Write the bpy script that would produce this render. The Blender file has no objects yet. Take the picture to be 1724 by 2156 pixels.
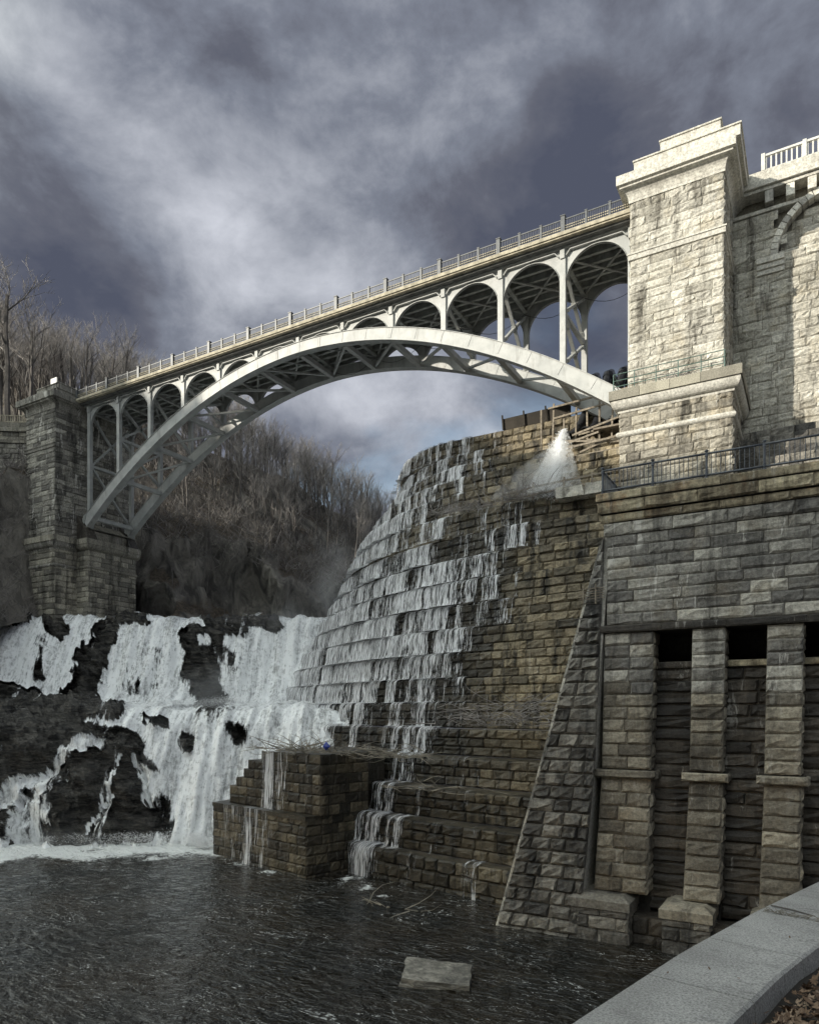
import bpy, math, random, colorsys
import numpy as np
from mathutils import Vector, noise, Matrix
random.seed(7); R = random.random; U = random.uniform
rad = math.radians
SC = bpy.context.scene; COL = SC.collection

# ------------------------------------------------------------------ camera
TH = rad(29.82); CT, ST = math.cos(TH), math.sin(TH)
EYE = 10.57; F = 1497.0; HX = 862.0; HY = 1498.0
def W(r, d, z):            # right / forward of the viewpoint on the ground plan -> world
    return Vector((CT*r-ST*d, ST*r+CT*d, z))
def proj(p):
    r = CT*p[0]+ST*p[1]; d = -ST*p[0]+CT*p[1]
    d = max(d, .1)
    return HX+F*r/d, HY-F*(p[2]-EYE)/d, d
cam = bpy.data.cameras.new('camera'); co = bpy.data.objects.new('camera', cam); COL.objects.link(co)
co.location = (0, 0, EYE); co.rotation_euler = (rad(90), 0, TH)
cam.sensor_fit = 'VERTICAL'; cam.sensor_height = 36; cam.lens = 36*F/2156
cam.shift_y = (HY-1078)/2156; cam.clip_end = 3000; cam.clip_start = .05
SC.camera = co
# ------------------------------------------------------------------ light
SUN_DIR = Vector((.72, 1.0, 0)).normalized(); SUN_EL = rad(21)
sl = bpy.data.lights.new('sun', 'SUN'); so = bpy.data.objects.new('sun', sl); COL.objects.link(so)
sl.energy = 2.9; sl.angle = rad(.6); sl.color = (1, .93, .80)
ld = Vector((SUN_DIR.x*math.cos(SUN_EL), SUN_DIR.y*math.cos(SUN_EL), -math.sin(SUN_EL)))
so.rotation_euler = ld.to_track_quat('-Z', 'Y').to_euler()
SC.view_settings.view_transform = 'Standard'; SC.view_settings.look = 'None'
SC.view_settings.exposure = 0.85; SC.view_settings.gamma = 1.0
SC.view_settings.use_curve_mapping = False
SC.cycles.use_denoising = True
SC.cycles.max_bounces = 6; SC.cycles.transparent_max_bounces = 24
SC.cycles.volume_bounces = 2; SC.cycles.volume_step_rate = 2.0

class NT:
    def __init__(s, t): s.t = t; s.n = t.nodes; s.l = t.links
    def mk(s, ty, **k):
        n = s.n.new(ty)
        for a, b in k.items():
            if a.startswith('_'): setattr(n, a[1:], b)
        return n
    def set(s, n, i, v):
        if v is None: return
        if isinstance(v, bpy.types.NodeSocket): s.l.new(v, n.inputs[i])
        else:
            sk = n.inputs[i]
            if hasattr(sk, 'default_value'):
                if isinstance(v, (tuple, list)) and len(v) == 3 and sk.type == 'RGBA': v = (*v, 1)
                sk.default_value = v
    def math(s, op, a, b=None, c=None, clamp=False):
        n = s.n.new('ShaderNodeMath'); n.operation = op; n.use_clamp = clamp
        s.set(n, 0, a); s.set(n, 1, b); s.set(n, 2, c); return n.outputs[0]
    def vmath(s, op, a, b=None):
        n = s.n.new('ShaderNodeVectorMath'); n.operation = op
        s.set(n, 0, a); s.set(n, 1, b); return n.outputs['Value'] if op in ('DOT_PRODUCT', 'LENGTH') else n.outputs[0]
    def noise(s, vec, scale, detail=4, rough=.55, dist=0, dim='3D'):
        n = s.n.new('ShaderNodeTexNoise'); n.noise_dimensions = dim
        s.set(n, 'Vector', vec); n.inputs['Scale'].default_value = scale
        n.inputs['Detail'].default_value = detail; n.inputs['Roughness'].default_value = rough
        n.inputs['Distortion'].default_value = dist
        return n.outputs[0]
    def ramp(s, f, lo, hi, a=0., b=1.):
        n = s.n.new('ShaderNodeMapRange'); n.interpolation_type = 'SMOOTHSTEP'; n.clamp = True
        s.set(n, 0, f); n.inputs[1].default_value = lo; n.inputs[2].default_value = hi
        n.inputs[3].default_value = a; n.inputs[4].default_value = b; return n.outputs[0]
    def mix(s, f, a, b, mode='MIX'):
        n = s.n.new('ShaderNodeMix'); n.data_type = 'RGBA'; n.blend_type = mode
        s.set(n, 0, f); s.set(n, 6, a if isinstance(a, bpy.types.NodeSocket) else (*a[:3], 1)); s.set(n, 7, b if isinstance(b, bpy.types.NodeSocket) else (*b[:3], 1))
        return n.outputs[2]
    def pos(s): return s.n.new('ShaderNodeNewGeometry').outputs['Position']
    def attr(s, name):
        n = s.n.new('ShaderNodeAttribute'); n.attribute_name = name; return n.outputs['Fac']
    def bump(s, h, dist, strength=1., norm=None):
        n = s.n.new('ShaderNodeBump'); s.set(n, 'Height', h); n.inputs['Distance'].default_value = dist
        n.inputs['Strength'].default_value = strength
        if norm: s.set(n, 'Normal', norm)
        return n.outputs[0]

# ------------------------------------------------------------------ sky
world = bpy.data.worlds.new('World'); SC.world = world; world.use_nodes = True
T = NT(world.node_tree); T.n.clear()
out = T.mk('ShaderNodeOutputWorld'); bg = T.mk('ShaderNodeBackground'); bg.inputs[1].default_value = .1
sky = T.mk('ShaderNodeTexSky', _sky_type='NISHITA', _sun_disc=False)
sky.sun_elevation = SUN_EL; sky.sun_rotation = math.atan2(-SUN_DIR.x, -SUN_DIR.y)
sky.air_density = 1.3; sky.dust_density = 1.0
d = T.mk('ShaderNodeTexCoord').outputs['Generated']
sep = T.mk('ShaderNodeSeparateXYZ'); T.l.new(d, sep.inputs[0])
zz = T.math('MAXIMUM', sep.outputs[2], 0.0)
k = T.math('DIVIDE', 1.0, T.math('ADD', zz, .32))
pl = T.mk('ShaderNodeCombineXYZ'); T.set(pl, 0, T.math('MULTIPLY', sep.outputs[0], k)); T.set(pl, 1, T.math('MULTIPLY', sep.outputs[1], k)); T.set(pl, 2, T.math('MULTIPLY', zz, 1.1))
lump = T.vmath('MULTIPLY', d, (1.0, 1.0, 1.55))
big = T.noise(lump, 2.5, 7, .5, 0)
fine = T.noise(lump, 6.5, 10, .62, .2)
v = T.math('ADD', T.math('MULTIPLY', big, .95), T.math('MULTIPLY', fine, .52))
v = T.math('SUBTRACT', v, .235)
def pdir(px, py):
    r, u = (px-HX)/F, (HY-py)/F
    q = Vector((CT*r-ST, ST*r+CT, u)); return tuple(q.normalized())
for px, py, wd, am in [(520, 60, .17, .12), (40, 420, .13, .10), (330, 230, .10, .03), (660, 640, .11, .13), (930, 930, .10, .16), (1700, 240, .10, .07), (1080, 460, .12, .05),
                       (800, 260, .14, -.06), (1450, 130, .2, -.07), (1150, 330, .16, -.04), (430, 500, .14, -.06), (1300, 620, .12, -.05), (150, 20, .1, -.04), (1000, 640, .1, -.03), (120, 560, .08, -.06)]:
    dt = T.vmath('DOT_PRODUCT', d, pdir(px, py))
    g = T.ramp(dt, math.cos(wd*2.0), 1.0)
    v = T.math('MULTIPLY_ADD', g, am, v)
cr = T.mk('ShaderNodeValToRGB'); T.l.new(v, cr.inputs[0])
e = cr.color_ramp.elements
e[0].position = .33; e[0].color = (.076, .087, .122, 1); e[1].position = .76; e[1].color = (.58, .61, .66, 1)
for p_, c_ in [(.43, (.118, .128, .160, 1)), (.51, (.185, .206, .25, 1)), (.60, (.32, .345, .39, 1))]:
    q = cr.color_ramp.elements.new(p_); q.color = c_
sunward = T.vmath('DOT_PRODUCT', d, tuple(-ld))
bk = T.ramp(sunward, .22, .92, 6.2, 62)        # unseen cloud behind the viewpoint, brightened towards the sun to lift the shade
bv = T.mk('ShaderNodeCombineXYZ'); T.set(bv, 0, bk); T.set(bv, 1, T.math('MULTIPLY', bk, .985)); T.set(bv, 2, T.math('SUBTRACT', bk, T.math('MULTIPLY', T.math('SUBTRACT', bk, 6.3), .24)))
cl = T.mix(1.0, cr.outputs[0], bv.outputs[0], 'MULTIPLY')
# thinner cloud: blue shows low between the banks and on the side the sun comes from
gap = T.ramp(T.noise(pl.outputs[0], 2.1, 5, .5, .4), .50, .68, 0, .8)
low = T.ramp(sep.outputs[2], .58, .22, 0, 1)
gapv = T.math('MULTIPLY', gap, low)
open_ = T.ramp(sunward, .5, .98, 0, .5)
cm = T.math('MAXIMUM', gapv, open_)
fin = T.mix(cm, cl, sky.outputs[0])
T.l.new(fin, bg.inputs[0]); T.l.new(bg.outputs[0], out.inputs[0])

# ------------------------------------------------------------------ materials
def newmat(name):
    m = bpy.data.materials.new(name); m.use_nodes = True
    t = NT(m.node_tree); b = t.n['Principled BSDF']; return m, t, b
def stone_mat(name, c1, c2, cdark, dark=.5, white=.0, warm=None, warmamt=0, rough=.9, wet=0., bumpd=.05, big=.22, grain=7, rv=1., wl=.58):
    m, t, b = newmat(name); p = t.pos()
    rn = t.attr('rnd')
    n1 = t.noise(p, big, 4, .6)
    base = t.mix(t.ramp(t.math('ADD', t.math('MULTIPLY', n1, .6), t.math('MULTIPLY', rn, .4*rv)), .3 if rv > .7 else .2, .7 if rv > .7 else .52), c1, c2)
    if warm: base = t.mix(t.math('MULTIPLY', t.ramp(t.noise(p, .55, 5, .65, .6), .48, .7), warmamt), base, warm)
    st = t.vmath('MULTIPLY', p, (1.1, 1.1, .16))
    stn = t.noise(st, 1.0, 6, .68, .4)
    base = t.mix(t.math('MULTIPLY', t.ramp(stn, .47, .66), dark), base, cdark)
    gr = t.noise(p, grain, 6, .72)
    base = t.mix(1, base, t.mix(t.ramp(gr, .25, .75), (.55, .55, .55), (1.4, 1.4, 1.4)), 'MULTIPLY')
    base = t.mix(1, base, t.mix(rn, tuple(1-.30*rv*k for k in (1, 1, .95)), tuple(1+.24*rv*k for k in (1, 1, .9))), 'MULTIPLY')
    if white:
        sw = t.vmath('MULTIPLY', p, (1.5, 1.5, .22))
        wn = t.noise(sw, 1.6, 6, .7, .8); w2 = t.noise(p, .35, 3, .5)
        wf = t.math('MULTIPLY', t.ramp(wn, wl, wl+.05), t.ramp(w2, .42, .58))
        base = t.mix(t.math('MULTIPLY', wf, white), base, (.62, .60, .55))
    if wet:
        wa = t.attr('wet')
        base = t.mix(t.math('MULTIPLY', wa, wet), base, (.012, .012, .011))
        rg = t.ramp(wa, 0, 1, rough, .32)
        t.set(b, 'Roughness', rg)
    else: b.inputs['Roughness'].default_value = rough
    b.inputs['Specular IOR Level'].default_value = .35
    h = t.math('ADD', t.noise(p, 3.2, 5, .65), t.math('MULTIPLY', gr, .35))
    t.set(b, 'Base Color', base); t.set(b, 'Normal', t.bump(h, bumpd, 1.0))
    return m
M = {}
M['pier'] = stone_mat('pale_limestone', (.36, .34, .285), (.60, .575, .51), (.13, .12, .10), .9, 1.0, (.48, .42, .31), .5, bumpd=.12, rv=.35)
M['pier_trim'] = stone_mat('dressed_pale_stone', (.50, .48, .43), (.64, .62, .56), (.26, .24, .20), .4, .6, bumpd=.02)
M['ped'] = stone_mat('stained_limestone', (.22, .20, .165), (.44, .41, .345), (.045, .042, .035), .95, .6, (.38, .31, .2), .4, bumpd=.08, rv=.5)
M['ped_cap'] = stone_mat('granite_cap', (.30, .28, .23), (.36, .34, .28), (.12, .11, .09), .3, 0, bumpd=.03, grain=18)
M['terrace'] = stone_mat('grey_granite', (.23, .22, .20), (.42, .40, .355), (.06, .058, .054), .7, .8, (.22, .17, .10), .4, bumpd=.06)
M['terrace_top'] = stone_mat('rusty_coping', (.33, .28, .19), (.44, .385, .27), (.07, .055, .04), .75, .3, (.34, .17, .07), .75, bumpd=.04)
M['pil'] = stone_mat('brown_granite', (.19, .17, .135), (.30, .27, .215), (.05, .045, .04), .6, .25, (.20, .15, .09), .4, bumpd=.06)
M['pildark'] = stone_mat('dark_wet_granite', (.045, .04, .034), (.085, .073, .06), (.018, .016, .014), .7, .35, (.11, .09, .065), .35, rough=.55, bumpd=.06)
M['wedge'] = stone_mat('black_stained_granite', (.085, .08, .072), (.21, .195, .17), (.022, .022, .022), .85, .25, (.14, .125, .095), .4, rough=.6, bumpd=.09)
M['spill'] = stone_mat('ochre_spillway_stone', (.105, .092, .068), (.33, .275, .185), (.018, .017, .015), .95, .2, (.11, .092, .055), .5, rough=.75, wet=.88, bumpd=.10, rv=.7)
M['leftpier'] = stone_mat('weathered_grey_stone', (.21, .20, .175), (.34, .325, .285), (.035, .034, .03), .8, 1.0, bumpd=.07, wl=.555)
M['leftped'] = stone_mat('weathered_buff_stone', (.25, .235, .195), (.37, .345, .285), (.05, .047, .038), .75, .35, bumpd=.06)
M['platf'] = stone_mat('wet_platform_stone', (.07, .06, .045), (.21, .175, .12), (.02, .018, .013), .7, .2, (.07, .07, .035), .4, rough=.45, wet=.8, bumpd=.07)
M['mortar'] = stone_mat('dark_joint_mortar', (.03, .028, .025), (.05, .046, .04), (.02, .02, .02), .5, bumpd=.02)
M['mortar_pale'] = stone_mat('pale_joint_mortar', (.17, .155, .125), (.24, .22, .18), (.08, .07, .055), .5, bumpd=.02)
def plain(name, c, rough=.7, metal=0, var=.3, scale=3, bumpd=.0, streak=False):
    m, t, b = newmat(name); p = t.pos()
    q = t.vmath('MULTIPLY', p, (1, 1, .25)) if streak else p
    n = t.noise(q, scale, 5, .6)
    c0 = tuple(x*(1-var) for x in c); c1 = tuple(min(1, x*(1+var)) for x in c)
    t.set(b, 'Base Color', t.mix(t.ramp(n, .3, .7), c0, c1))
    b.inputs['Roughness'].default_value = rough; b.inputs['Metallic'].default_value = metal
    if bumpd: t.set(b, 'Normal', t.bump(t.noise(p, scale*4, 4), bumpd))
    return m
def steel_mat():
    m, t, b = newmat('grey_painted_steel'); p = t.pos()
    n = t.noise(p, .9, 5, .6); st = t.noise(t.vmath('MULTIPLY', p, (1.6, 1.6, .3)), 1.3, 6, .7, .5); g = t.noise(p, 9, 5, .7)
    c = t.mix(t.ramp(n, .3, .7), (.33, .34, .33), (.45, .455, .44))
    c = t.mix(t.ramp(st, .52, .72, 0, .65), c, (.17, .165, .15)); c = t.mix(t.ramp(g, .62, .72, 0, .5), c, (.20, .12, .07))
    t.set(b, 'Base Color', c); b.inputs['Roughness'].default_value = .5; t.set(b, 'Normal', t.bump(t.math('ADD', n, g), .012)); return m
M['steel'] = steel_mat()
M['steel_dark'] = plain('dull_painted_steel', (.36, .37, .35), .6, 0, .3, 2.2)
M['rail'] = plain('dark_grey_railing_paint', (.085, .09, .095), .45, .1, .25, 4)
M['rail2'] = plain('blue_grey_railing_paint', (.10, .11, .125), .4, .2, .2, 4)
M['greenrail'] = plain('green_railing_paint', (.09, .15, .13), .6, 0, .3, 6)
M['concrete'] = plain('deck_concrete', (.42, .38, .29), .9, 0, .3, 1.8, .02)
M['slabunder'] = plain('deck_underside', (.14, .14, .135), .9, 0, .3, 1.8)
M['white_rail'] = plain('pale_balustrade_paint', (.62, .61, .57), .7, 0, .12, 3)
M['pipe'] = plain('black_plastic_pipe', (.022, .023, .026), .35, 0, .3, 5, .01)
M['timber'] = plain('weathered_timber', (.24, .205, .16), .9, 0, .4, 5, .02)
M['twig'] = plain('bare_twigs', (.27, .25, .235), .95, 0, .45, .9)
M['twig_pale'] = plain('pale_driftwood', (.26, .235, .19), .9, 0, .4, 2)
M['bark'] = plain('grey_bark', (.11, .10, .092), .95, 0, .4, .6, .03)
M['bark2'] = plain('pale_bark', (.17, .158, .145), .95, 0, .4, .6, .03)
M['blue'] = plain('blue_cloth', (.03, .06, .35), .6, 0, .3, 6)
M['black'] = plain('black_fabric', (.018, .018, .02), .7, 0, .3, 12, .004)
M['teal'] = plain('teal_webbing', (.02, .22, .24), .6, 0, .2, 20)
M['white'] = plain('white_plastic', (.7, .7, .68), .4, 0, .1, 10)
M['pine'] = plain('dark_soil', (.035, .03, .024), .95, 0, .4, .4, .05)

def rock_mat(name, c1, c2, rough=.42, bumpd=.25, sc=.9):
    m, t, b = newmat(name); p = t.pos()
    mp = t.mk('ShaderNodeMapping'); t.l.new(p, mp.inputs[0]); mp.inputs['Rotation'].default_value = (.25, -.30, .5); mp.inputs['Scale'].default_value = (.55, .8, 3.2)
    q = mp.outputs[0]
    n = t.noise(q, sc, 8, .68, .5); f = t.noise(q, sc*6, 6, .7)
    c = t.mix(t.ramp(n, .35, .68), c1, c2)
    c = t.mix(1, c, t.mix(t.ramp(f, .3, .7), (.55, .55, .55), (1.5, 1.5, 1.5)), 'MULTIPLY')
    t.set(b, 'Base Color', c); b.inputs['Roughness'].default_value = rough
    hh = t.math('ADD', n, t.math('MULTIPLY', f, .3))
    t.set(b, 'Normal', t.bump(hh, bumpd, 1.0)); return m
M['rock'] = rock_mat('wet_black_rock', (.008, .008, .008), (.105, .098, .085), .25, .45)
M['loose'] = rock_mat('damp_grey_rock', (.11, .105, .09), (.32, .30, .255), .6, .12, 1.6)

def hill_mat():
    m, t, b = newmat('leafy_hillside_and_cliff'); g = t.n.new('ShaderNodeNewGeometry'); p = g.outputs['Position']
    s = t.n.new('ShaderNodeSeparateXYZ'); t.l.new(g.outputs['Normal'], s.inputs[0])
    q = t.vmath('MULTIPLY', p, (1, 1, .55))
    n = t.noise(q, .35, 8, .7, .8); f = t.noise(p, 2.4, 7, .75, .5)
    rockc = t.mix(t.ramp(n, .35, .65), (.09, .085, .078), (.36, .335, .29))
    leaf = t.mix(t.ramp(f, .35, .68), (.045, .037, .028), (.17, .135, .10))
    c = t.mix(t.ramp(t.math('ADD', s.outputs[2], t.math('MULTIPLY', n, .5)), .75, .95), rockc, leaf)
    t.set(b, 'Base Color', c); b.inputs['Roughness'].default_value = .95
    t.set(b, 'Normal', t.bump(t.math('ADD', n, t.math('MULTIPLY', f, .25)), .9, 1)); return m
M['hill'] = hill_mat()

def pool_mat():
    m, t, b = newmat('dark_river_water'); p = t.pos()
    w = t.noise(t.vmath('MULTIPLY', p, (.6, 1.3, 1)), 1.5, 3, .5, 1.0)
    w2 = t.noise(t.vmath('MULTIPLY', p, (.8, 1.3, 1)), 4.2, 2, .5, .8); w3 = t.noise(p, 12, 2, .5, .3)
    h = t.math('ADD', t.math('ADD', w, t.math('MULTIPLY', w2, .30)), t.math('MULTIPLY', w3, .06))
    fo = t.attr('foam')
    fn = t.noise(t.vmath('MULTIPLY', p, (1, 1.5, 1)), 1.6, 9, .75, 1.4)
    ff = t.ramp(t.math('ADD', t.math('MULTIPLY', fo, .55), t.math('MULTIPLY', fn, .95)), .70, .90)
    # thin drifting foam lines
    ln = t.math('ABSOLUTE', t.math('SUBTRACT', t.noise(t.vmath('MULTIPLY', p, (.32, .9, 1)), .55, 4, .55, 2.2), .5))
    lf = t.math('MULTIPLY', t.ramp(ln, .009, .0, 0, 1), t.ramp(t.noise(p, .25, 3), .42, .6, 0, .85))
    lf = t.math('MULTIPLY', lf, t.ramp(t.noise(p, 6, 4, .7), .42, .62))
    al = t.math('MAXIMUM', ff, lf)
    deep = t.mix(t.ramp(t.noise(p, .18, 3), .35, .7), (.006, .007, .006), (.024, .018, .011))
    t.set(b, 'Base Color', t.mix(al, deep, (.88, .90, .88)))
    t.set(b, 'Roughness', t.math('MULTIPLY_ADD', al, .65, .035))
    b.inputs['IOR'].default_value = 1.36; b.inputs['Specular IOR Level'].default_value = .65
    t.set(b, 'Normal', t.bump(h, .42, 1)); return m
M['pool'] = pool_mat()

def fallmat(name, dens_lo, dens_hi, su=2.6, sv=.30, tint=(.78, .80, .82), wob=.5, fineu=11, finev=1.1, fk=.42, ck=(.40, .62), dk=.14, amax=1., wa=.62, iso=0., bd=.12):
    """streaming white water: uv.x in metres along the lip, uv.y in metres down the flow, 'flow' = how much water"""
    m, t, b = newmat(name)
    uv = t.mk('ShaderNodeUVMap').outputs[0]; fl = t.attr('flow')
    a = t.noise(t.vmath('MULTIPLY', uv, (su, sv, 1)), 1, 5, .6, wob)
    c = t.noise(t.vmath('MULTIPLY', uv, (fineu, finev, 1)), 1, 5, .65, .5)
    s = t.math('ADD', t.math('MULTIPLY', a, wa), t.math('MULTIPLY', c, 1-wa))
    if iso:
        i_ = t.noise(t.pos(), 2.6, 6, .7, .6); s = t.math('ADD', t.math('MULTIPLY', s, 1-iso), t.math('MULTIPLY', i_, iso)); c = t.math('ADD', t.math('MULTIPLY', c, .5), t.math('MULTIPLY', i_, .5))
    x = t.math('ADD', s, t.math('MULTIPLY', t.math('SUBTRACT', fl, .5), fk))
    al = t.ramp(x, dens_lo, dens_hi, 0, amax)
    col = t.mix(t.ramp(t.math('ADD', t.math('MULTIPLY', c, .7), t.math('MULTIPLY', a, .3)), *ck), tuple(v*dk for v in tint), tint)
    t.set(b, 'Base Color', col); b.inputs['Roughness'].default_value = .55
    t.set(b, 'Normal', t.bump(t.math('ADD', c, t.math('MULTIPLY', a, .8)), bd, .9))
    tr = t.mk('ShaderNodeBsdfTransparent'); mx = t.mk('ShaderNodeMixShader')
    t.set(mx, 0, al); t.l.new(tr.outputs[0], mx.inputs[1]); t.l.new(b.outputs[0], mx.inputs[2])
    t.l.new(mx.outputs[0], t.n['Material Output'].inputs[0]); return m
M['veil'] = fallmat('streaming_water_veil', 0.490, .570, su=2.4, sv=.12, fineu=15, finev=1.0, fk=.33, ck=(.44, .55), tint=(.95, .96, .98), amax=.84, wa=.42, wob=.25)
M['fall'] = fallmat('white_cascade_water', .40, .53, su=.8, sv=.12, tint=(.97, .99, .99), fineu=5, finev=.8, fk=.40, ck=(.38, .55), dk=.30, iso=.14, bd=.05)

# ------------------------------------------------------------------ object helpers
def link(name, me, parent=None, mat=None, kind=None):
    if mat is not None and not me.materials:
        for q in (mat if isinstance(mat, (list, tuple)) else [mat]): me.materials.append(q)
    o = bpy.data.objects.new(name, me); COL.objects.link(o)
    if parent: o.parent = parent; o.matrix_parent_inverse = Matrix.Translation(parent.location).inverted()
    if kind: o['kind'] = kind
    return o
def thing(name, label, cat, loc=(0, 0, 0), group=None):
    o = bpy.data.objects.new(name, None); COL.objects.link(o); o.location = loc; o.empty_display_size = .3
    o['label'] = label; o['category'] = cat
    if group: o['group'] = group
    return o
def tag(o, label, cat, group=None):
    o['label'] = label; o['category'] = cat
    if group: o['group'] = group
    return o
class MB:
    def __init__(s): s.v = []; s.f = []; s.mi = []
    def quad(s, a, b, c, d, mi=0):
        n = len(s.v); s.v += [tuple(a), tuple(b), tuple(c), tuple(d)]; s.f.append((n, n+1, n+2, n+3)); s.mi.append(mi)
    def box(s, x0, x1, y0, y1, z0, z1, mi=0):
        s.hexa([(x0, y0, z0), (x1, y0, z0), (x1, y1, z0), (x0, y1, z0), (x0, y0, z1), (x1, y0, z1), (x1, y1, z1), (x0, y1, z1)], mi)
    def hexa(s, p, mi=0):
        n = len(s.v); s.v += [tuple(q) for q in p]
        for f in [(0, 3, 2, 1), (4, 5, 6, 7), (0, 1, 5, 4), (1, 2, 6, 5), (2, 3, 7, 6), (3, 0, 4, 7)]:
            s.f.append(tuple(n+i for i in f)); s.mi.append(mi)
    def bar(s, a, b, w, h, mi=0, up=(0, 0, 1)):
        a, b = Vector(a), Vector(b); d = (b-a)
        if d.length < 1e-6: return
        d.normalize(); up = Vector(up)
        if abs(d.dot(up)) > .98: up = Vector((0, 1, 0))
        x = d.cross(up).normalized()*w/2; y = x.cross(d).normalized()*h/2
        s.hexa([a-x-y, a+x-y, b+x-y, b-x-y, a-x+y, a+x+y, b+x+y, b-x+y], mi)
    def tube(s, pts, rs, n=8, mi=0, cap=True):
        pts = [Vector(p) for p in pts]
        if not isinstance(rs, (list, tuple)): rs = [rs]*len(pts)
        base = len(s.v); ref = Vector((0, 0, 1))
        for i, p in enumerate(pts):
            d = (pts[min(i+1, len(pts)-1)]-pts[max(i-1, 0)]).normalized()
            if abs(d.dot(ref)) > .95: ref = Vector((1, 0, 0)) if abs(d.x) < .9 else Vector((0, 1, 0))
            x = d.cross(ref).normalized(); y = x.cross(d)
            for j in range(n):
                a = 2*math.pi*j/n; s.v.append(tuple(p+(x*math.cos(a)+y*math.sin(a))*rs[i]))
        for i in range(len(pts)-1):
            for j in range(n):
                a = base+i*n+j; b = base+i*n+(j+1) % n
                s.f.append((a, b, b+n, a+n)); s.mi.append(mi)
        if cap:
            s.f.append(tuple(base+j for j in range(n))[::-1]); s.mi.append(mi)
            s.f.append(tuple(base+(len(pts)-1)*n+j for j in range(n))); s.mi.append(mi)
    def prism(s, poly, a, b, mi=0):
        """poly = list of 3-D points (one end); swept by vector b-a"""
        n = len(s.v); k = len(poly); off = Vector(b)-Vector(a)
        s.v += [tuple(p) for p in poly]+[tuple(Vector(p)+off) for p in poly]
        for i in range(k):
            j = (i+1) % k; s.f.append((n+i, n+j, n+k+j, n+k+i)); s.mi.append(mi)
        s.f.append(tuple(n+i for i in range(k))[::-1]); s.mi.append(mi)
        s.f.append(tuple(n+k+i for i in range(k))); s.mi.append(mi)
    def mesh(s, name, smooth=False, attrs=None):
        me = bpy.data.meshes.new(name); me.from_pydata(s.v, [], s.f); me.update()
        if any(s.mi): me.polygons.foreach_set('material_index', s.mi)
        if smooth: me.polygons.foreach_set('use_smooth', [True]*len(s.f))
        if attrs:
            for k_, vals in attrs.items():
                a = me.attributes.new(k_, 'FLOAT', 'POINT'); a.data.foreach_set('value', vals)
        return me
    def build(s, name, mat, parent=None, smooth=False, kind=None, bevel=0, attrs=None):
        me = s.mesh(name, smooth, attrs)
        o = link(name, me, parent, mat, kind)
        if bevel:
            b = o.modifiers.new('bevel', 'BEVEL'); b.width = bevel; b.segments = 2; b.limit_method = 'ANGLE'
        return o

class Masonry:
    """rock-faced stones on one thing: the 300 that show largest are parts, the rest one stuff part"""
    def __init__(s, parent, mats, mortar, cap=300):
        s.p = parent; s.mats = mats; s.mortar = mortar; s.st = []; s.cap = cap; s.jt = MB(); s.jt_r = []
    def add(s, bl, br, tr, tl, n, bulge=.06, rough=.05, mi=0, wet=0, gap=.012, joint=True):
        c = (bl+br+tr+tl)/4
        px, py, dd = proj(c)
        vis = -30 < px < 1754 and -30 < py < 2186 and n.dot(Vector((0, 0, EYE))-c) > 0
        area = (br-bl).length*(tl-bl).length/dd**2 * (1 if vis else .0001)
        s.st.append((area, bl, br, tr, tl, n, bulge, rough, mi, wet, gap))
        if joint:
            q = [x-n*.05 for x in (bl, br, tr, tl)]; s.jt.quad(*q); s.jt_r += [.5]*4
    @staticmethod
    def geo(mb, rnd, wetl, st):
        area, bl, br, tr, tl, n, bulge, rough, mi, wet, gap = st
        w = (br-bl).length; h = (tl-bl).length
        if w < .05 or h < .05: return
        gx = gap/w; gz = gap/h
        big = area > 2.2e-4
        xs = [gx, .5*min(.12, .09/w)*2+gx, .36, .66, 1-.5*min(.12, .09/w)*2-gx, 1-gx] if big else [gx, gx+.12, .55, 1-gx-.12, 1-gx]
        zs = [gz, gz+.16, .52, 1-gz-.16, 1-gz]
        base = len(mb.v); nx, nz = len(xs), len(zs)
        r0 = R(); tx, tz = U(-.3, .3), U(-.35, .2)
        for j, b in enumerate(zs):
            for i, a in enumerate(xs):
                aa, bb = a, b
                edge = i in (0, nx-1) or j in (0, nz-1)
                if not edge: aa += U(-.05, .05); bb += U(-.07, .07)
                p = bl*(1-aa)*(1-bb)+br*aa*(1-bb)+tr*aa*bb+tl*(1-aa)*bb
                if not edge: p = p+n*(bulge*(1+tx*(a-.5)*2+tz*(b-.5)*2)+U(-1, 1)*rough)
                mb.v.append(tuple(p))
        for j in range(nz-1):
            for i in range(nx-1):
                a = base+j*nx+i; mb.f.append((a, a+1, a+1+nx, a+nx)); mb.mi.append(mi)
        ring = [base+i for i in range(nx)]+[base+j*nx+nx-1 for j in range(1, nz)]+[base+(nz-1)*nx+i for i in range(nx-2, -1, -1)]+[base+j*nx for j in range(nz-2, 0, -1)]
        b2 = len(mb.v)
        for q in ring: mb.v.append(tuple(Vector(mb.v[q])-n*.07))
        L = len(ring)
        for i in range(L):
            j = (i+1) % L; mb.f.append((ring[i], b2+i, b2+j, ring[j])); mb.mi.append(mi)
        k = nx*nz+L; rnd += [r0]*k; wetl += [wet]*k
    def finish(s, jname='mortar_bed'):
        s.st.sort(key=lambda q: -q[0])
        for q in s.st[:s.cap]:
            mb = MB(); rn = []; wt = []; s.geo(mb, rn, wt, q)
            if mb.f:
                m1 = s.mats[q[8]]; mb.mi = [0]*len(mb.f)
                mb.build('stone', m1, s.p, attrs={'rnd': rn, 'wet': wt})
        if len(s.st) > s.cap:
            mb = MB(); rn = []; wt = []
            for q in s.st[s.cap:]: s.geo(mb, rn, wt, q)
            mb.build('smaller_stones', s.mats, s.p, kind='stuff', attrs={'rnd': rn, 'wet': wt})
        if s.jt.f: s.jt.build(jname, s.mortar, s.p, attrs={'rnd': s.jt_r, 'wet': s.jt_r})

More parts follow.
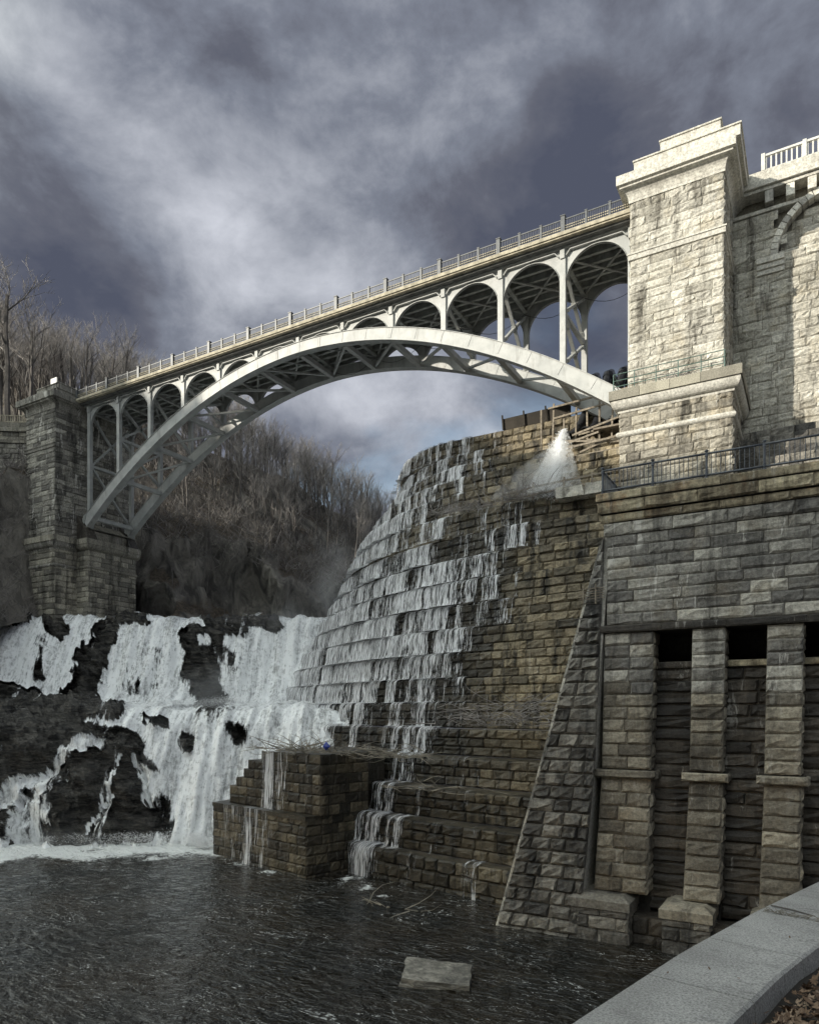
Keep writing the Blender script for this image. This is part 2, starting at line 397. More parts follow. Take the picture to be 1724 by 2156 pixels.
def ashlar(ms, pos, zs, xr, smin, smax, n, mi=0, bulge=.06, rough=.05, wet=0, jitter=True, holes=(), vary=None):
    for i in range(len(zs)-1):
        z0, z1 = zs[i], zs[i+1]; zm = (z0+z1)/2
        xl, xq = xr(zm); x = xl; first = True
        while x < xq-.02:
            w = U(smin, smax)*(U(.45, 1) if first and i % 2 else 1); first = False
            if xq-(x+w) < smin*.5: w = xq-x
            x1 = x+w
            if not any(hx0 < (x+x1)/2 < hx1 and hz0 < zm < hz1 for hx0, hx1, hz0, hz1 in holes):
                xla, xra = xr(z0); xlb, xrb = xr(z1)
                f = lambda xx, a, b: a+(xx-xl)/(xq-xl)*(b-a)
                m2 = vary(x, zm) if vary else mi
                ms.add(pos(f(x, xla, xra), z0), pos(f(x1, xla, xra), z0), pos(f(x1, xlb, xrb), z1), pos(f(x, xlb, xrb), z1), n if isinstance(n, Vector) else n((x+x1)/2, zm), bulge, rough, m2, wet)
            x = x1
def lin(a, b, n): return [a+(b-a)*i/n for i in range(n+1)]
NY = Vector((0, -1, 0)); PX = Vector((1, 0, 0)); MX = Vector((-1, 0, 0))

# ================================================================== terrain
def fbm(x, y, z=0, o=5): return noise.fractal(Vector((x, y, z)), 1.0, 2.0, o)
def grid_surface(name, us, vs, fn, mat, kind=None, parent=None, smooth=True, attr=None, uvs=False):
    V = []; A = []; UVv = []
    for v in vs:
        for u in us:
            r = fn(u, v)
            if attr: V.append(tuple(r[0])); A.append(r[1]); UVv.append(r[2] if len(r) > 2 else (0, 0))
            else: V.append(tuple(r))
    n = len(us); Fc = [(j*n+i, j*n+i+1, (j+1)*n+i+1, (j+1)*n+i) for j in range(len(vs)-1) for i in range(n-1)]
    me = bpy.data.meshes.new(name); me.from_pydata(V, [], Fc); me.update()
    if attr: me.attributes.new(attr, 'FLOAT', 'POINT').data.foreach_set('value', A)
    if uvs:
        uvl = me.uv_layers.new(name='UVMap'); li = np.zeros(len(me.loops), dtype=np.int32); me.loops.foreach_get('vertex_index', li)
        uvl.data.foreach_set('uv', np.array(UVv)[li].ravel())
    if smooth: me.polygons.foreach_set('use_smooth', [True]*len(Fc))
    return link(name, me, parent, mat, kind)
def interp(x, xs, ys):
    return float(np.interp(x, xs, ys))
# far hillside: columns by bearing, rising from the river bed to a ridge
RX = [-900, -300, 0, 170, 340, 600, 740, 830, 950, 1300, 2200]
RZ = [84, 82, 78, 73, 66, 60, 53, 46, 37, 30, 30]
FD = [95, 95, 93, 92, 92, 101, 108, 114, 120, 130, 150]
def hill_pt(u, v):
    zc = interp(u, RX, RZ); fd = interp(u, RX, FD); cd = fd+46
    if v < .35: a = v/.35; d_ = fd+a*9; z = 17+a*(.42*(zc-20))+0
    elif v <= 1: a = (v-.35)/.65; d_ = fd+9+a*(cd-fd-9); z = 17+.42*(zc-20)+a*(zc-17-.42*(zc-20))
    else: a = v-1; d_ = cd+a*200; z = zc+6*a-30*a*a
    p = W((u-HX)/F*d_, d_, z)
    k_ = fbm(p.x*.06, p.y*.06, p.z*.05)*3.5+fbm(p.x*.25, p.y*.25, p.z*.2)*1.3*(1.6 if v < .4 else .6)
    dirv = W((u-HX)/F, 1, 0).normalized()
    if v < .42:
        vd, vp = noise.voronoi(Vector((p.x*.16+p.z*.06, p.y*.16, p.z*.13))); k_ += (noise.cell(vp[0]*3.3)*3.6+min(1, (vd[1]-vd[0])*2.5)*1.2)*min(1, (.42-v)*6)
    return p+Vector((0, 0, k_*.5))-dirv*k_*1.0
hill = grid_surface('hillside', [-900+14*i for i in range(222)], [0, .03, .06, .09, .12, .15, .18, .21, .24, .27, .3, .34, .4]+lin(.46, 1, 24)+[1.05, 1.12, 1.25, 1.5, 2], hill_pt, M['hill'], 'structure')
# near left bank in front of the abutment wall
def bank_pt(u, v):
    x = -77.0-u*60; y0 = 53.5+2*u-4*max(0, u)**.5*.0
    y = 57-v*34; zt = (22+24*(u/.05)**.7) if u < .05 else max(39, 46-70*(u-.05))
    z = zt*(1-v)**.9+11.0*v if v < .75 else zt*(.25)**.9+11*.75-(v-.75)*52
    kx = fbm(x*.1, y*.1, z*.1)*2.6+fbm(x*.4, y*.4, z*.4)*.9
    return Vector((x+kx*.3, y-kx*.4, z+kx*.5))
bank = grid_surface('riverbank', lin(0, .12, 24)+lin(.14, 1, 40), lin(0, 1, 60), bank_pt, M['hill'], 'structure')
# wooded ridge on the sun side of the valley, behind the viewpoint: it shades the gorge floor
def ridge_pt(u, v):
    x = -360+u*590; top = interp(x, [-360, -226, -151, -121, -86, -56, -16, 40, 230], [118, 110, 102, 96, 79, 64, 60, 56, 42])
    jag = fbm(x*.08, 3.3)*3+fbm(x*.5, 7.1)*3.0+fbm(x*2.1, 1.7)*2.6
    y = -24-v*44 if v <= 1 else -68-(v-1)*160
    z = 8.2+(top+jag-8.2)*min(v, 1)**1.4 if v <= 1 else (top+jag)*(1-.5*(v-1))
    return Vector((x, y+fbm(x*.05, y*.05)*4, z))
grid_surface('wooded_ridge', lin(0, 1, 560), lin(0, 1, 14)+[1.2, 1.6, 2], ridge_pt, M['hill'], 'structure')

# ================================================================== pool + cascades
LOBE = [(-39.2, 38.3, 52.5)]
def foam_at(x, y):
    p = (x, y, 0); r = CT*x+ST*y; d_ = -ST*x+CT*y
    px = HX+F*r/max(d_, 1)
    base = interp(px, [-300, 0, 150, 300, 420, 460, 520, 700, 1000], [1, 1, .95, 1, 1, .9, .35, 0, 0])
    edge = interp(px, [-300, 0, 200, 300, 440, 520], [50.5, 50, 51, 51.5, 51.5, 52])+fbm(x*.35, y*.35, 4, 4)*3.6
    f = base*max(0, min(1, (d_-edge+3.0)/6.0))
    # where thin falls land along the toe of the steps
    for qx, qy, rr in [(-25.6, 37.0, 1.1), (-23.5, 35.5, .9), (-21.5, 34.3, .8), (-31, 36.0, 1.0), (-34.5, 36.8, 1.2), (-18.6, 33.6, .5)]:
        q = math.hypot(x-qx, y-qy)/rr
        if q < 1.9: f = max(f, (.60+.5*fbm(x*2.2, y*2.2, 8, 4))*(1-q/1.9))
    return f
def pool_pt(u, v):
    r = -95+u*165; d_ = 1.0+v*62
    p = W(r, d_, 0)
    z = fbm(p.x*.9, p.y*1.1, 1.3, 3)*.035
    fo = foam_at(p.x, p.y); z += fo*(.14*fbm(p.x*1.7, p.y*1.7, 5, 4)+.10)
    return (Vector((p.x, p.y, z)), fo)
grid_surface('river_water', lin(0, 1, 330), lin(0, 1, 200), pool_pt, M['pool'], 'structure', attr='foam')
mb = MB(); mb.box(-200, 150, -30, 160, -3, -2.4); mb.build('riverbed', M['pine'], kind='structure')

# profile of the natural falls (depth, height), from the upstream bed down to the pool
PROF = [(104, 21.6), (92, 21.3), (84, 21.1), (80.5, 20.7), (79.3, 19.6), (78.0, 17.2), (76.6, 14.2), (75.4, 12.0), (74, 11.0), (70.5, 10.7), (66, 10.5), (63, 10.2), (61.6, 9.2), (60.2, 6.9), (58.6, 4.0), (57.2, 1.6), (56, -.2), (55, -1.6)]
PL = [0]
for i in range(1, len(PROF)): PL.append(PL[-1]+math.dist(PROF[i], PROF[i-1]))
PT = PL[-1]
PD = [p[0] for p in PROF]; PZ = [p[1] for p in PROF]
def cap_d(px, py, x1, y1, x2, y2):
    dx, dy = x2-x1, y2-y1; t_ = max(0, min(1, ((px-x1)*dx+(py-y1)*dy)/(dx*dx+dy*dy+1e-6)))
    return math.hypot(px-x1-t_*dx, py-y1-t_*dy)
ROCKS = [(236, 1325, 200, 1390, 22, 1.4), (205, 1390, 172, 1480, 30, 1.4), (112, 1322, 128, 1330, 16, 1.6), (85, 1350, 72, 1420, 15, .22), (330, 1380, 325, 1440, 16, .20), (285, 1420, 285, 1470, 10, .2), (470, 1350, 500, 1420, 14, .3),
         (398, 1345, 418, 1410, 16, .45), (420, 1400, 450, 1485, 28, .42), (380, 1335, 520, 1338, 9, 1.1), (440, 1310, 520, 1318, 14, 1.7), (545, 1312, 575, 1320, 18, 2.2), (250, 1312, 310, 1312, 12, 1.3), (20, 1308, 60, 1308, 12, 1.2),
         (-200, 1450, 60, 1478, 26, 2.6), (60, 1490, 250, 1512, 20, 2.2), (-200, 1560, 110, 1560, 62, 2.6), (-200, 1660, 40, 1600, 60, 2.2), (130, 1570, 265, 1590, 42, 2.2), (120, 1690, 200, 1650, 58, 2.2), (-100, 1740, 20, 1730, 36, 1.2), (150, 1740, 220, 1740, 48, 2.0),
         (250, 1650, 300, 1740, 42, 1.6), (312, 1524, 352, 1532, 10, .8), (395, 1560, 402, 1580, 9, .2), (300, 1600, 330, 1625, 9, .3), (500, 1552, 535, 1556, 14, .3), (345, 1690, 362, 1765, 9, .15), (430, 1640, 435, 1700, 7, .05)]
STREAM = [(205, 1572, 150, 1592, 10), (150, 1592, 112, 1640, 14), (112, 1640, 85, 1710, 20), (85, 1710, 50, 1775, 30), (85, 1640, 30, 1668, 11), (30, 1668, -60, 1740, 17), (262, 1600, 240, 1680, 3), (240, 1680, 190, 1760, 4), (290, 1600, 320, 1700, 5)]
def fall_base(u, v):
    L = v*PT; d_ = interp(L, PL, PD); z = interp(L, PL, PZ)
    if u < 300 and d_ < 64: d_ = d_-(300-u)/300*1.0*(1 if d_ < 62 else .3)
    z += .5*fbm(u*.02, 8.8, 2, 3)*(1 if 2 < z < 25 else 0)
    if u > 300: # channel swings back beside the steps
        a = min(1, (u-300)/300); d_ += a*2.0*(1 if d_ > 70 else .5)
    return d_, z
def rockmask(px, py):
    m_ = -1.0
    for x1, y1, x2, y2, r, h in ROCKS:
        q = cap_d(px, py, x1, y1, x2, y2)/r
        if q < 1.9: m_ = max(m_, (.55+.45*h)*(1.0-q*q*.60)-.12 if h > .5 else h*(1.5-q*q*.5)-.12)
    s_ = 0
    for x1, y1, x2, y2, r in STREAM:
        q = cap_d(px, py, x1, y1, x2, y2)/r
        if q < 1.5: s_ = max(s_, 1-q/1.5)
    return m_, s_
_fc = {}
def fall_info(u, v):
    d_, z = fall_base(u, v)
    r = (u-HX)/F*d_
    py = HY-F*(z-EYE)/d_
    wob = 14*fbm(u*.02, v*22, 3, 3)+9*fbm(u*.11, v*60, 6, 3)
    m_, s_ = rockmask(u+wob, py+wob*.7)
    return d_, z, r, py, m_, s_
def nrm(v):
    L = v*PT; a = interp(L-1.0, PL, PD), interp(L-1.0, PL, PZ); b = interp(L+1.0, PL, PD), interp(L+1.0, PL, PZ)
    dd, dz = b[0]-a[0], b[1]-a[1]; q = math.hypot(dd, dz)+1e-6
    return dz/q, -dd/q     # normal in (depth, z): points to viewer / up
def rock_off(p, m_, s_):
    q = Vector((p.x*.33+p.z*.28, p.y*.33, p.z*.40-p.x*.10)); w_ = Vector((fbm(q.x, q.y, q.z, 3), fbm(q.y, q.z, q.x, 3), 0))*.5
    vd, vp = noise.voronoi(q+w_); cr = min(1, (vd[1]-vd[0])*3.2); h1 = noise.cell(vp[0]*7.3)
    q2 = q*3.1+w_; vd2, vp2 = noise.voronoi(q2); cr2 = min(1, (vd2[1]-vd2[0])*3); h2 = noise.cell(vp2[0]*5.1)
    sx_ = p.z*1.25+p.x*.30-p.y*.18+w_.x*1.6; sf = sx_-math.floor(sx_); ledge = (sf**2.2)*.55*(.4+.8*noise.cell(Vector((math.floor(sx_), p.x*.22, p.y*.22))))
    tur = ledge-.1+(h1*.7+.25)*cr+(h2*.34)*cr2+fbm(p.x*.35, p.y*.35, p.z*.5, 6)*.7+abs(fbm(p.x*1.3+p.z*.5, p.y*.9, p.z*1.1, 4))*.3
    return max(m_, -.9)*.9+tur*.8-.55-.4*s_
def rock_pt(u, v):
    d_, z, r, py, m_, s_ = fall_info(u, v); nd, nz = nrm(v)
    p = W(r, d_, z); off = rock_off(p, m_, s_)
    return W(r+fbm(p.x*.5, p.z*.5, 9)*.3, d_+nd*off*1.0, z+nz*off)
US = [-260+4.2*i for i in range(238)]
VS = lin(.0, .24, 14)+lin(.25, 1, 190)
grid_surface('river_rocks', US, VS, rock_pt, M['rock'], 'structure', smooth=False)
def water_pt(u, v):
    d_, z, r, py, m_, s_ = fall_info(u, v); nd, nz = nrm(v)
    p = W(r, d_, z)
    on = -m_ if m_ > -1 else 1.0
    fl = max(-.8, min(1.1, .55-m_*1.3)) if m_ > -.35 else 1.0
    fl += .18*max(-1, min(1, .35-rock_off(p, m_, s_)))
    fl = max(fl, s_*.9)
    st = fbm(p.x*.9+p.y*.5, 3.0, p.z*.10, 4)*.5+fbm(p.x*.4, 1, p.z*.10, 3)*.4
    off = .46+st*.8+fbm(p.x*1.6, p.y*1.6, p.z*.5, 3)*.06
    off += min(0, -.25*m_)+max(0, m_)*.85+.10
    ro = rock_off(p, m_, s_)
    off = max(off, ro+.07)
    if s_ > .12: off = rock_off(p, m_, s_)*.55+rock_off(p+Vector((.35, 0, .3)), m_, s_)*.45+.10+.35*s_; fl = .38+.62*s_
    fl += .60*fbm(p.x*.45+p.y*.3, 4.4, p.z*.07, 4)-.04
    return (W(r, d_+nd*off-.02, z+nz*off), fl, (r*1.0, v*PT*1.0))
grid_surface('cascade_water', US, VS, water_pt, M['fall'], 'structure', attr='flow', uvs=True)

# ================================================================== stepped spillway
SK = ['1250', '1296', '1327', '1366', '1417', '1465', '1530', '1591', '1669', '1740', '1804', '1870', '1940', '2012', '2090', '2173', '2270', '2364', '2475', 'wat']
SY = [59.36, 58.1, 55.6, 53.0, 50.9, 49.7, 48.99, 48.21, 47.37, 46.74, 46, 45.46, 44.89, 44.0, 42.16, 39.9, 37.6, 35.95, 34.95, 34.39]
SZ = [25.13, 23.21, 21.3, 19.38, 17.47, 15.56, 13.69, 11.82, 9.96, 8.09, 6.23, 4.36, 2.49, .63, -1.24, -3.1, -4.97, -6.84, -8.7, -10.57]
def sp_par(z):
    w = min(1, max(0, z/25.13))
    return 4.22*(1-w)-29.52*w, 116.12*(1-w)+97.69*w, 1.23*(1-w)+.43*w
def sp_curve(i, xright, off=0.0):
    """plan polyline of riser i, from the right end going left and away"""
    Xc, Yc, e_ = sp_par(SZ[i]); a = Yc-SY[i]; b = a*e_
    pts = []
    x = xright
    while x > Xc: pts.append((x, SY[i])); x -= .9
    amax = 1.35 if SZ[i] > 14 else (1.25 if SZ[i] > 4 else 1.1)
    ph = 0; 
    while ph < amax:
        X = Xc-b*math.sin(ph); Y = Yc-a*math.cos(ph)
        if X < xright: pts.append((X, Y))
        ph += .9/math.hypot(b*math.cos(ph), a*math.sin(ph)+1e-6)
    return pts
def resample(pts, step0, step1=None, close=False):
    L = [0]
    for i in range(1, len(pts)): L.append(L[-1]+math.dist(pts[i], pts[i-1]))
    xs = [p[0] for p in pts]; ys = [p[1] for p in pts]; s_ = [0]
    while s_[-1] < L[-1]: s_.append(s_[-1]+(U(step0, step1) if step1 else step0))
    s_[-1] = L[-1]
    return [(interp(q, L, xs), interp(q, L, ys), q) for q in s_]
def flow_at(px, i):
    """how much water runs over riser i at that bearing (read from the photograph)"""
    T_ = {0: [(820, 1), (870, .75), (1000, .45), (1060, .2), (1150, .05), (1300, 0)], 1: [(820, 1), (900, .75), (1020, .5), (1100, .1), (1300, 0)],
          2: [(820, 1), (900, .8), (1000, .6), (1080, .2), (1300, 0)], 3: [(800, 1), (880, .8), (1000, .45), (1080, .1), (1300, 0)], 4: [(790, 1), (860, .8), (960, .5), (1030, .2), (1060, 0), (1300, 0)],
          5: [(770, 1), (850, .7), (900, .65), (950, .55), (1000, .45), (1060, .62), (1100, .45), (1150, .55), (1200, .2), (1300, .05)],
          6: [(740, 1), (840, .85), (900, .8), (950, .5), (1000, .6), (1050, .62), (1110, .52), (1150, .35), (1180, .1), (1300, 0)],
          7: [(720, 1), (830, .9), (900, .8), (950, .7), (1010, .75), (1040, .5), (1090, .5), (1120, .1), (1300, .05)],
          8: [(700, 1), (820, .95), (900, .8), (960, .8), (1010, .75), (1060, .45), (1090, .5), (1120, .1), (1300, 0)],
          9: [(660, 1), (800, 1), (880, .8), (960, .75), (1000, .6), (1040, .5), (1070, .5), (1100, .05), (1300, 0)],
          10: [(640, 1), (780, 1), (850, .85), (940, .75), (1000, .55), (1040, .4), (1060, .1), (1300, 0)],
          11: [(620, 1), (740, 1), (830, .7), (950, .65), (990, .5), (1020, .3), (1050, .05), (1300, .05)],
          12: [(600, 1), (700, 1), (800, .65), (950, .65), (980, .55), (1010, .3), (1040, .08), (1300, .03)],
          13: [(560, 1), (660, .95), (740, .7), (860, .6), (930, .62), (970, .5), (1000, .25), (1300, .08)],
          14: [(540, 1), (640, .85), (700, .7), (800, .55), (930, .6), (960, .25), (1300, .12)],
          15: [(740, .1), (880, .4), (930, .45), (1000, .2), (1300, .12)], 16: [(740, 0), (810, .55), (850, .62), (880, .4), (940, .35), (1000, .15), (1300, .1)],
          17: [(740, .8), (790, .7), (830, .45), (900, .45), (960, .25), (1300, .1)], 18: [(700, .8), (790, .8), (820, .5), (870, .45), (930, .3), (1300, .1)]}
    a = T_[i]; return float(np.interp(px, [q[0] for q in a], [q[1] for q in a]))
spill = thing('stepped_spillway', 'curved dam face of ochre stone steps with water streaming down its left half', 'dam', (-26, 46, 0))
ms = Masonry(spill, [M['spill']], M['mortar'])
core = MB(); veilV = []; veilF = []; veilA = []; veilUV = []
NS = len(SK)-1
curves = []
for i in range(NS+1):
    xr_ = -8.6 if SZ[i] < 14 else -11.8
    if i >= NS-4: xr_ = -10.2
    curves.append(sp_curve(i, xr_))
for i in range(NS):
    zt = SZ[i]+EYE; zb = SZ[i+1]+EYE
    if i == NS-1: zb = -.6
    c = curves[i]; h3 = (zt-zb)/3
    lowlim = i >= 15
    for k_ in range(3):
        s0 = zb+k_*h3; s1 = s0+h3
        rs = resample(c, .75, 1.75)
        for a in range(len(rs)-1):
            (x0, y0, _), (x1, y1, _) = rs[a+1], rs[a]     # left point, right point
            if lowlim and x1 < -29: continue
            n = Vector(((y1-y0), -(x1-x0), 0)).normalized()
            px, _, _ = proj(((x0+x1)/2, (y0+y1)/2, s0))
            wet = min(1, flow_at(px, i)*1.3+.25*(fbm(x0*.2, s0*.2, 5)+.15)+(.25 if SZ[i] < -1 else 0)+interp(px, [850, 1080], [.5, 0])+.35*max(0, fbm(x0*.12, s0*.15, 9)+.1))
            wet = max(0, wet)*(.6 if SZ[i] > 14 else 1)
            top = k_ == 2
            ms.add(Vector((x0, y0, s0)), Vector((x1, y1, s0)), Vector((x1, y1, s1)), Vector((x0, y0, s1)), n, .10+(.06 if top else 0)*R(), .05, 0, wet)
    # treads: from this riser's foot out to the next edge (slabs)
    nb = curves[i+1] if i < NS-1 else None
    if nb:
        A = resample(c, .9); B = nb
        Bx = [q[0] for q in B]; 
        bl_ = [0]
        for q in range(1, len(B)): bl_.append(bl_[-1]+math.dist(B[q], B[q-1]))
        al = A[-1][2]
        prev = None
        for (x, y, s_) in A:
            f_ = s_/al*bl_[-1]
            q = (interp(f_, bl_, Bx), interp(f_, bl_, [w_[1] for w_ in B]))
            if prev:
                core.quad((x, y+.3, zb-.02), (prev[0], prev[1]+.3, zb-.02), (prev[2], prev[3]-.02, zb-.02), (q[0], q[1]-.02, zb-.02))
            prev = (x, y, q[0], q[1])
    # streaming veil
    rs = resample(c, .16)
    prof = [(-1.0, .06, 0), (-.15, .05, .9), (.12, .03, 1.1), (.26, -.12, 1.3), (.34, -.45, 1.6), (.40, -.95, 2.1), (.46, -(zt-zb)*.8, 2.7), (.55, -(zt-zb)+.10, 3.1), (.95, -(zt-zb)+.05, 3.5)]
    ncol = len(prof); base = len(veilV); rowc = 0
    for a in range(len(rs)):
        x, y, s_ = rs[a]; q0 = rs[max(0, a-1)]; q1 = rs[min(len(rs)-1, a+1)]
        tx, ty = q0[0]-q1[0], q0[1]-q1[1]; q = math.hypot(tx, ty)+1e-6; nx_, ny_ = ty/q, -tx/q
        px, py, _ = proj((x, y, zb))
        if lowlim and x < -27.0: break
        fl = flow_at(px, i); fl = fl*.92+(.38*fbm(x*.55, y*.55, i*3.1, 3)+.2*fbm(x*1.9, y*1.9, i*5.1, 3))*(1 if fl > .02 else 0)
        if fl < .75: fl -= .10
        swell = fbm(s_*1.3, i*2.7, 0, 3)*.10*(1+fl)
        for (o_, dz, vv) in prof:
            oo = o_*(.55+.75*max(0, fl))+(swell if o_ > .1 else 0)+.04
            veilV.append((x+nx_*oo, y+ny_*oo, zt+dz+(.12*fl if vv < 1 else 0)+.02)); veilA.append(max(-.4, min(1.0, fl*.94+(.06 if .8 < vv < 1.2 else 0)))); veilUV.append((s_*1.0+.35*math.sin(i*1.7), vv*1.0+i*1.1))
        rowc += 1
    for a in range(rowc-1):
        for j in range(ncol-1):
            p = base+a*ncol+j; veilF.append((p, p+ncol, p+ncol+1, p+1))
ms.finish()
core.build('tread', M['spill'], spill, attrs={'rnd': [.4]*len(core.v), 'wet': [.75]*len(core.v)})
me = bpy.data.meshes.new('spillway_water'); me.from_pydata(veilV, [], veilF); me.update()
me.attributes.new('flow', 'FLOAT', 'POINT').data.foreach_set('value', veilA)
uvl = me.uv_layers.new(name='UVMap'); li = np.zeros(len(me.loops), dtype=np.int32); me.loops.foreach_get('vertex_index', li)
uvl.data.foreach_set('uv', np.array(veilUV)[li].ravel()); me.polygons.foreach_set('use_smooth', [True]*len(veilF))
link('spillway_water', me, None, M['veil'], 'structure')
# mass of the dam behind its crest
mb = MB()
c0 = curves[0]
for a in range(len(c0)-1):
    x0, y0 = c0[a]; x1, y1 = c0[a+1]
    mb.quad((x0, y0, 35.7), (x0+1.5, y0+6, 35.6), (x1+1.5, y1+6, 35.6), (x1, y1, 35.7))
mb.build('crest', M['spill'], spill, attrs={'rnd': [.4]*len(mb.v), 'wet': [.4]*len(mb.v)})

# ================================================================== stone platforms at the foot of the steps
def poly_wall(ms, pts, zs, mi=0, bulge=.05, rough=.035, wet=.3, smin=.6, smax=1.5, batter=0):
    for a in range(len(pts)-1):
        (x0, y0), (x1, y1) = pts[a], pts[a+1]
        L = math.hypot(x1-x0, y1-y0); n = Vector(((y1-y0), -(x1-x0), 0)).normalized()
        zt = zs[-1]
        pos = lambda s_, z: Vector((x0+(x1-x0)*s_/L, y0+(y1-y0)*s_/L, z))+n*(zt-z)*batter
        ashlar(ms, pos, zs, lambda z: (0, L), smin, smax, n, mi, bulge, rough, wet)
low = thing('stone_platform', 'lower stone platform with sharp corner standing in the pool, wet top', 'stone platform', (-30, 38, 0))
ms = Masonry(low, [M['platf']], M['mortar'], 200)
poly_wall(ms, [(-38.6, 38.3), (-28.06, 35.8), (-26.6, 40.4)], lin(-.5, 3.87, 7), wet=.45)
ms.finish()
mb = MB(); mb.prism([Vector(p) for p in [(-38.65, 38.25, 3.62), (-28.06, 35.7, 3.62), (-26.5, 40.5, 3.62), (-38.9, 45, 3.62)]], (0, 0, 0), (0, 0, .27))
mb.prism([Vector(p) for p in [(-38.5, 38.5, -2), (-28.2, 36.1, -2), (-26.9, 40.5, -2), (-38.8, 46, -2)]], (0, 0, 0), (0, 0, 5.6))
mb.build('top_slab', M['platf'], low, attrs={'rnd': [.4]*len(mb.v), 'wet': [.8]*len(mb.v)})
upf = thing('stone_platform', 'upper stone platform with stepped left end and driftwood lodged on it', 'stone platform', (-30, 40, 3.9))
ms = Masonry(upf, [M['platf']], M['mortar'], 200)
zs_u = lin(3.87, 7.8, 6)
ashl_p0, ashl_p1 = Vector((-37.4, 38.75, 0)), Vector((-27.5, 36.55, 0)); LL = (ashl_p1-ashl_p0).length; dn = (ashl_p1-ashl_p0).normalized(); nn = Vector((dn.y, -dn.x, 0))
cut = {0: 0, 1: 0, 2: .85, 3: 1.75, 4: 2.3, 5: 3.9}
for q_ in range(6): ashlar(ms, lambda s_, z: ashl_p0+dn*s_+Vector((0, 0, z)), [zs_u[q_], zs_u[q_+1]], lambda z, q_=q_: (cut[q_], LL), .6, 1.4, nn, 0, .05, .035, .55)
poly_wall(ms, [(-27.5, 36.55), (-26.5, 40.6)], zs_u, wet=.4)
ms.finish()
mb = MB()
for k_ in range(6):
    a = ashl_p0+dn*cut[k_]+dn*.05; z0 = zs_u[k_]; z1 = zs_u[k_+1]-.01; b = ashl_p1-dn*.1; q = -nn
    mb.prism([Vector((*p_, z0)) for p_ in [(a.x+q.x*.1, a.y+q.y*.1), (b.x+q.x*.1, b.y+q.y*.1), (-26.7, 43), (a.x+.5, a.y+9)]], (0, 0, 0), (0, 0, z1-z0))
mb.build('wall_core', M['platf'], upf, attrs={'rnd': [.4]*len(mb.v), 'wet': [.8]*len(mb.v)})
# thin films of water running down both platforms
def film(name, p0, p1, zt, zb, flows, out=.12):
    p0, p1 = Vector(p0), Vector(p1); L = (p1-p0).length; t_ = (p1-p0).normalized(); n = Vector((t_.y, -t_.x, 0))
    V = []; A = []; UVs = []; n_ = int(L/.15)
    for i in range(n_+1):
        s_ = L*i/n_; f = float(np.interp(i/n_, [q[0] for q in flows], [q[1] for q in flows]))+.25*fbm(s_*.8, zt, 3, 3)
        for j, (o_, vv) in enumerate([(-.5, 0), (.1, .5), (out, .8), (out+.05, 1.4), (out+.1, 2.2), (out+.16, 3)]):
            z = zt+.03 if j == 0 else zt+.02-(zt-zb)*((j-1)/4)
            p = p0+t_*s_+n*o_; V.append((p.x, p.y, z)); A.append(f); UVs.append((s_+zt*7, vv))
    Fc = [(i*6+j, i*6+6+j, i*6+7+j, i*6+1+j) for i in range(n_) for j in range(5)]
    me = bpy.data.meshes.new(name); me.from_pydata(V, [], Fc); me.update()
    me.attributes.new('flow', 'FLOAT', 'POINT').data.foreach_set('value', A)
    ul = me.uv_layers.new(name='UVMap'); li = np.zeros(len(me.loops), dtype=np.int32); me.loops.foreach_get('vertex_index', li); ul.data.foreach_set('uv', np.array(UVs)[li].ravel())
    link(name, me, None, M['veil'], 'structure')
film('trickling_water', (-38.6, 38.3, 0), (-28.06, 35.8, 0), 3.87, 0, [(0, .25), (.2, .42), (.5, .5), (.7, .2), (1, .0)])
film('trickling_water', (-33.3, 37.84, 0), (-27.5, 36.55, 0), 7.8, 3.9, [(0, .6), (.2, .5), (.5, .4), (.7, .1), (1, .0)])

# ================================================================== terrace wall with pilasters
tw = thing('terrace_wall', 'tall grey granite retaining wall with projecting pilasters and dark slots', 'retaining wall', (0, 35, 0))
ms = Masonry(tw, [M['terrace'], M['terrace_top'], M['pil'], M['pildark'], M['pier_trim']], M['mortar_pale'])
XL = -8.82; XR = 6.5; YW = 34.5
top = lambda x, z: Vector((x, YW, z))
# coping, two projecting bands, then the ashlar field down to the lintel band
ashlar(ms, lambda x, z: Vector((x, YW-.42, z)), [20.62, 21.0], lambda z: (-9.25, XR), 1.8, 3.0, NY, 1, .015, .008)
ashlar(ms, lambda x, z: Vector((x, YW-.30, z)), [20.04, 20.6], lambda z: (-9.2, XR), 1.3, 2.6, NY, 1, .08, .04)
ashlar(ms, lambda x, z: Vector((x, YW-.16, z)), [19.62, 20.0], lambda z: (-9.1, XR), 1.3, 2.4, NY, 1, .05, .03)
ashlar(ms, lambda x, z: Vector((x, YW-.08, z)), [19.0, 19.6], lambda z: (-8.95, XR), 1.2, 2.4, NY, 0, .07, .04)
ashlar(ms, lambda x, z: Vector((x, YW, z)), lin(14.72, 19.0, 8), lambda z: (XL, XR), .95, 2.3, NY, 0, .055, .03)
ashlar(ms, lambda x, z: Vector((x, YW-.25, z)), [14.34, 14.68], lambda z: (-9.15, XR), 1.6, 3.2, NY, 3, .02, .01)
PILS = [(-8.92, -6.62), (-4.94, -3.55), (-1.89, -.49), (1.3, 2.7), (4.4, 5.8)]
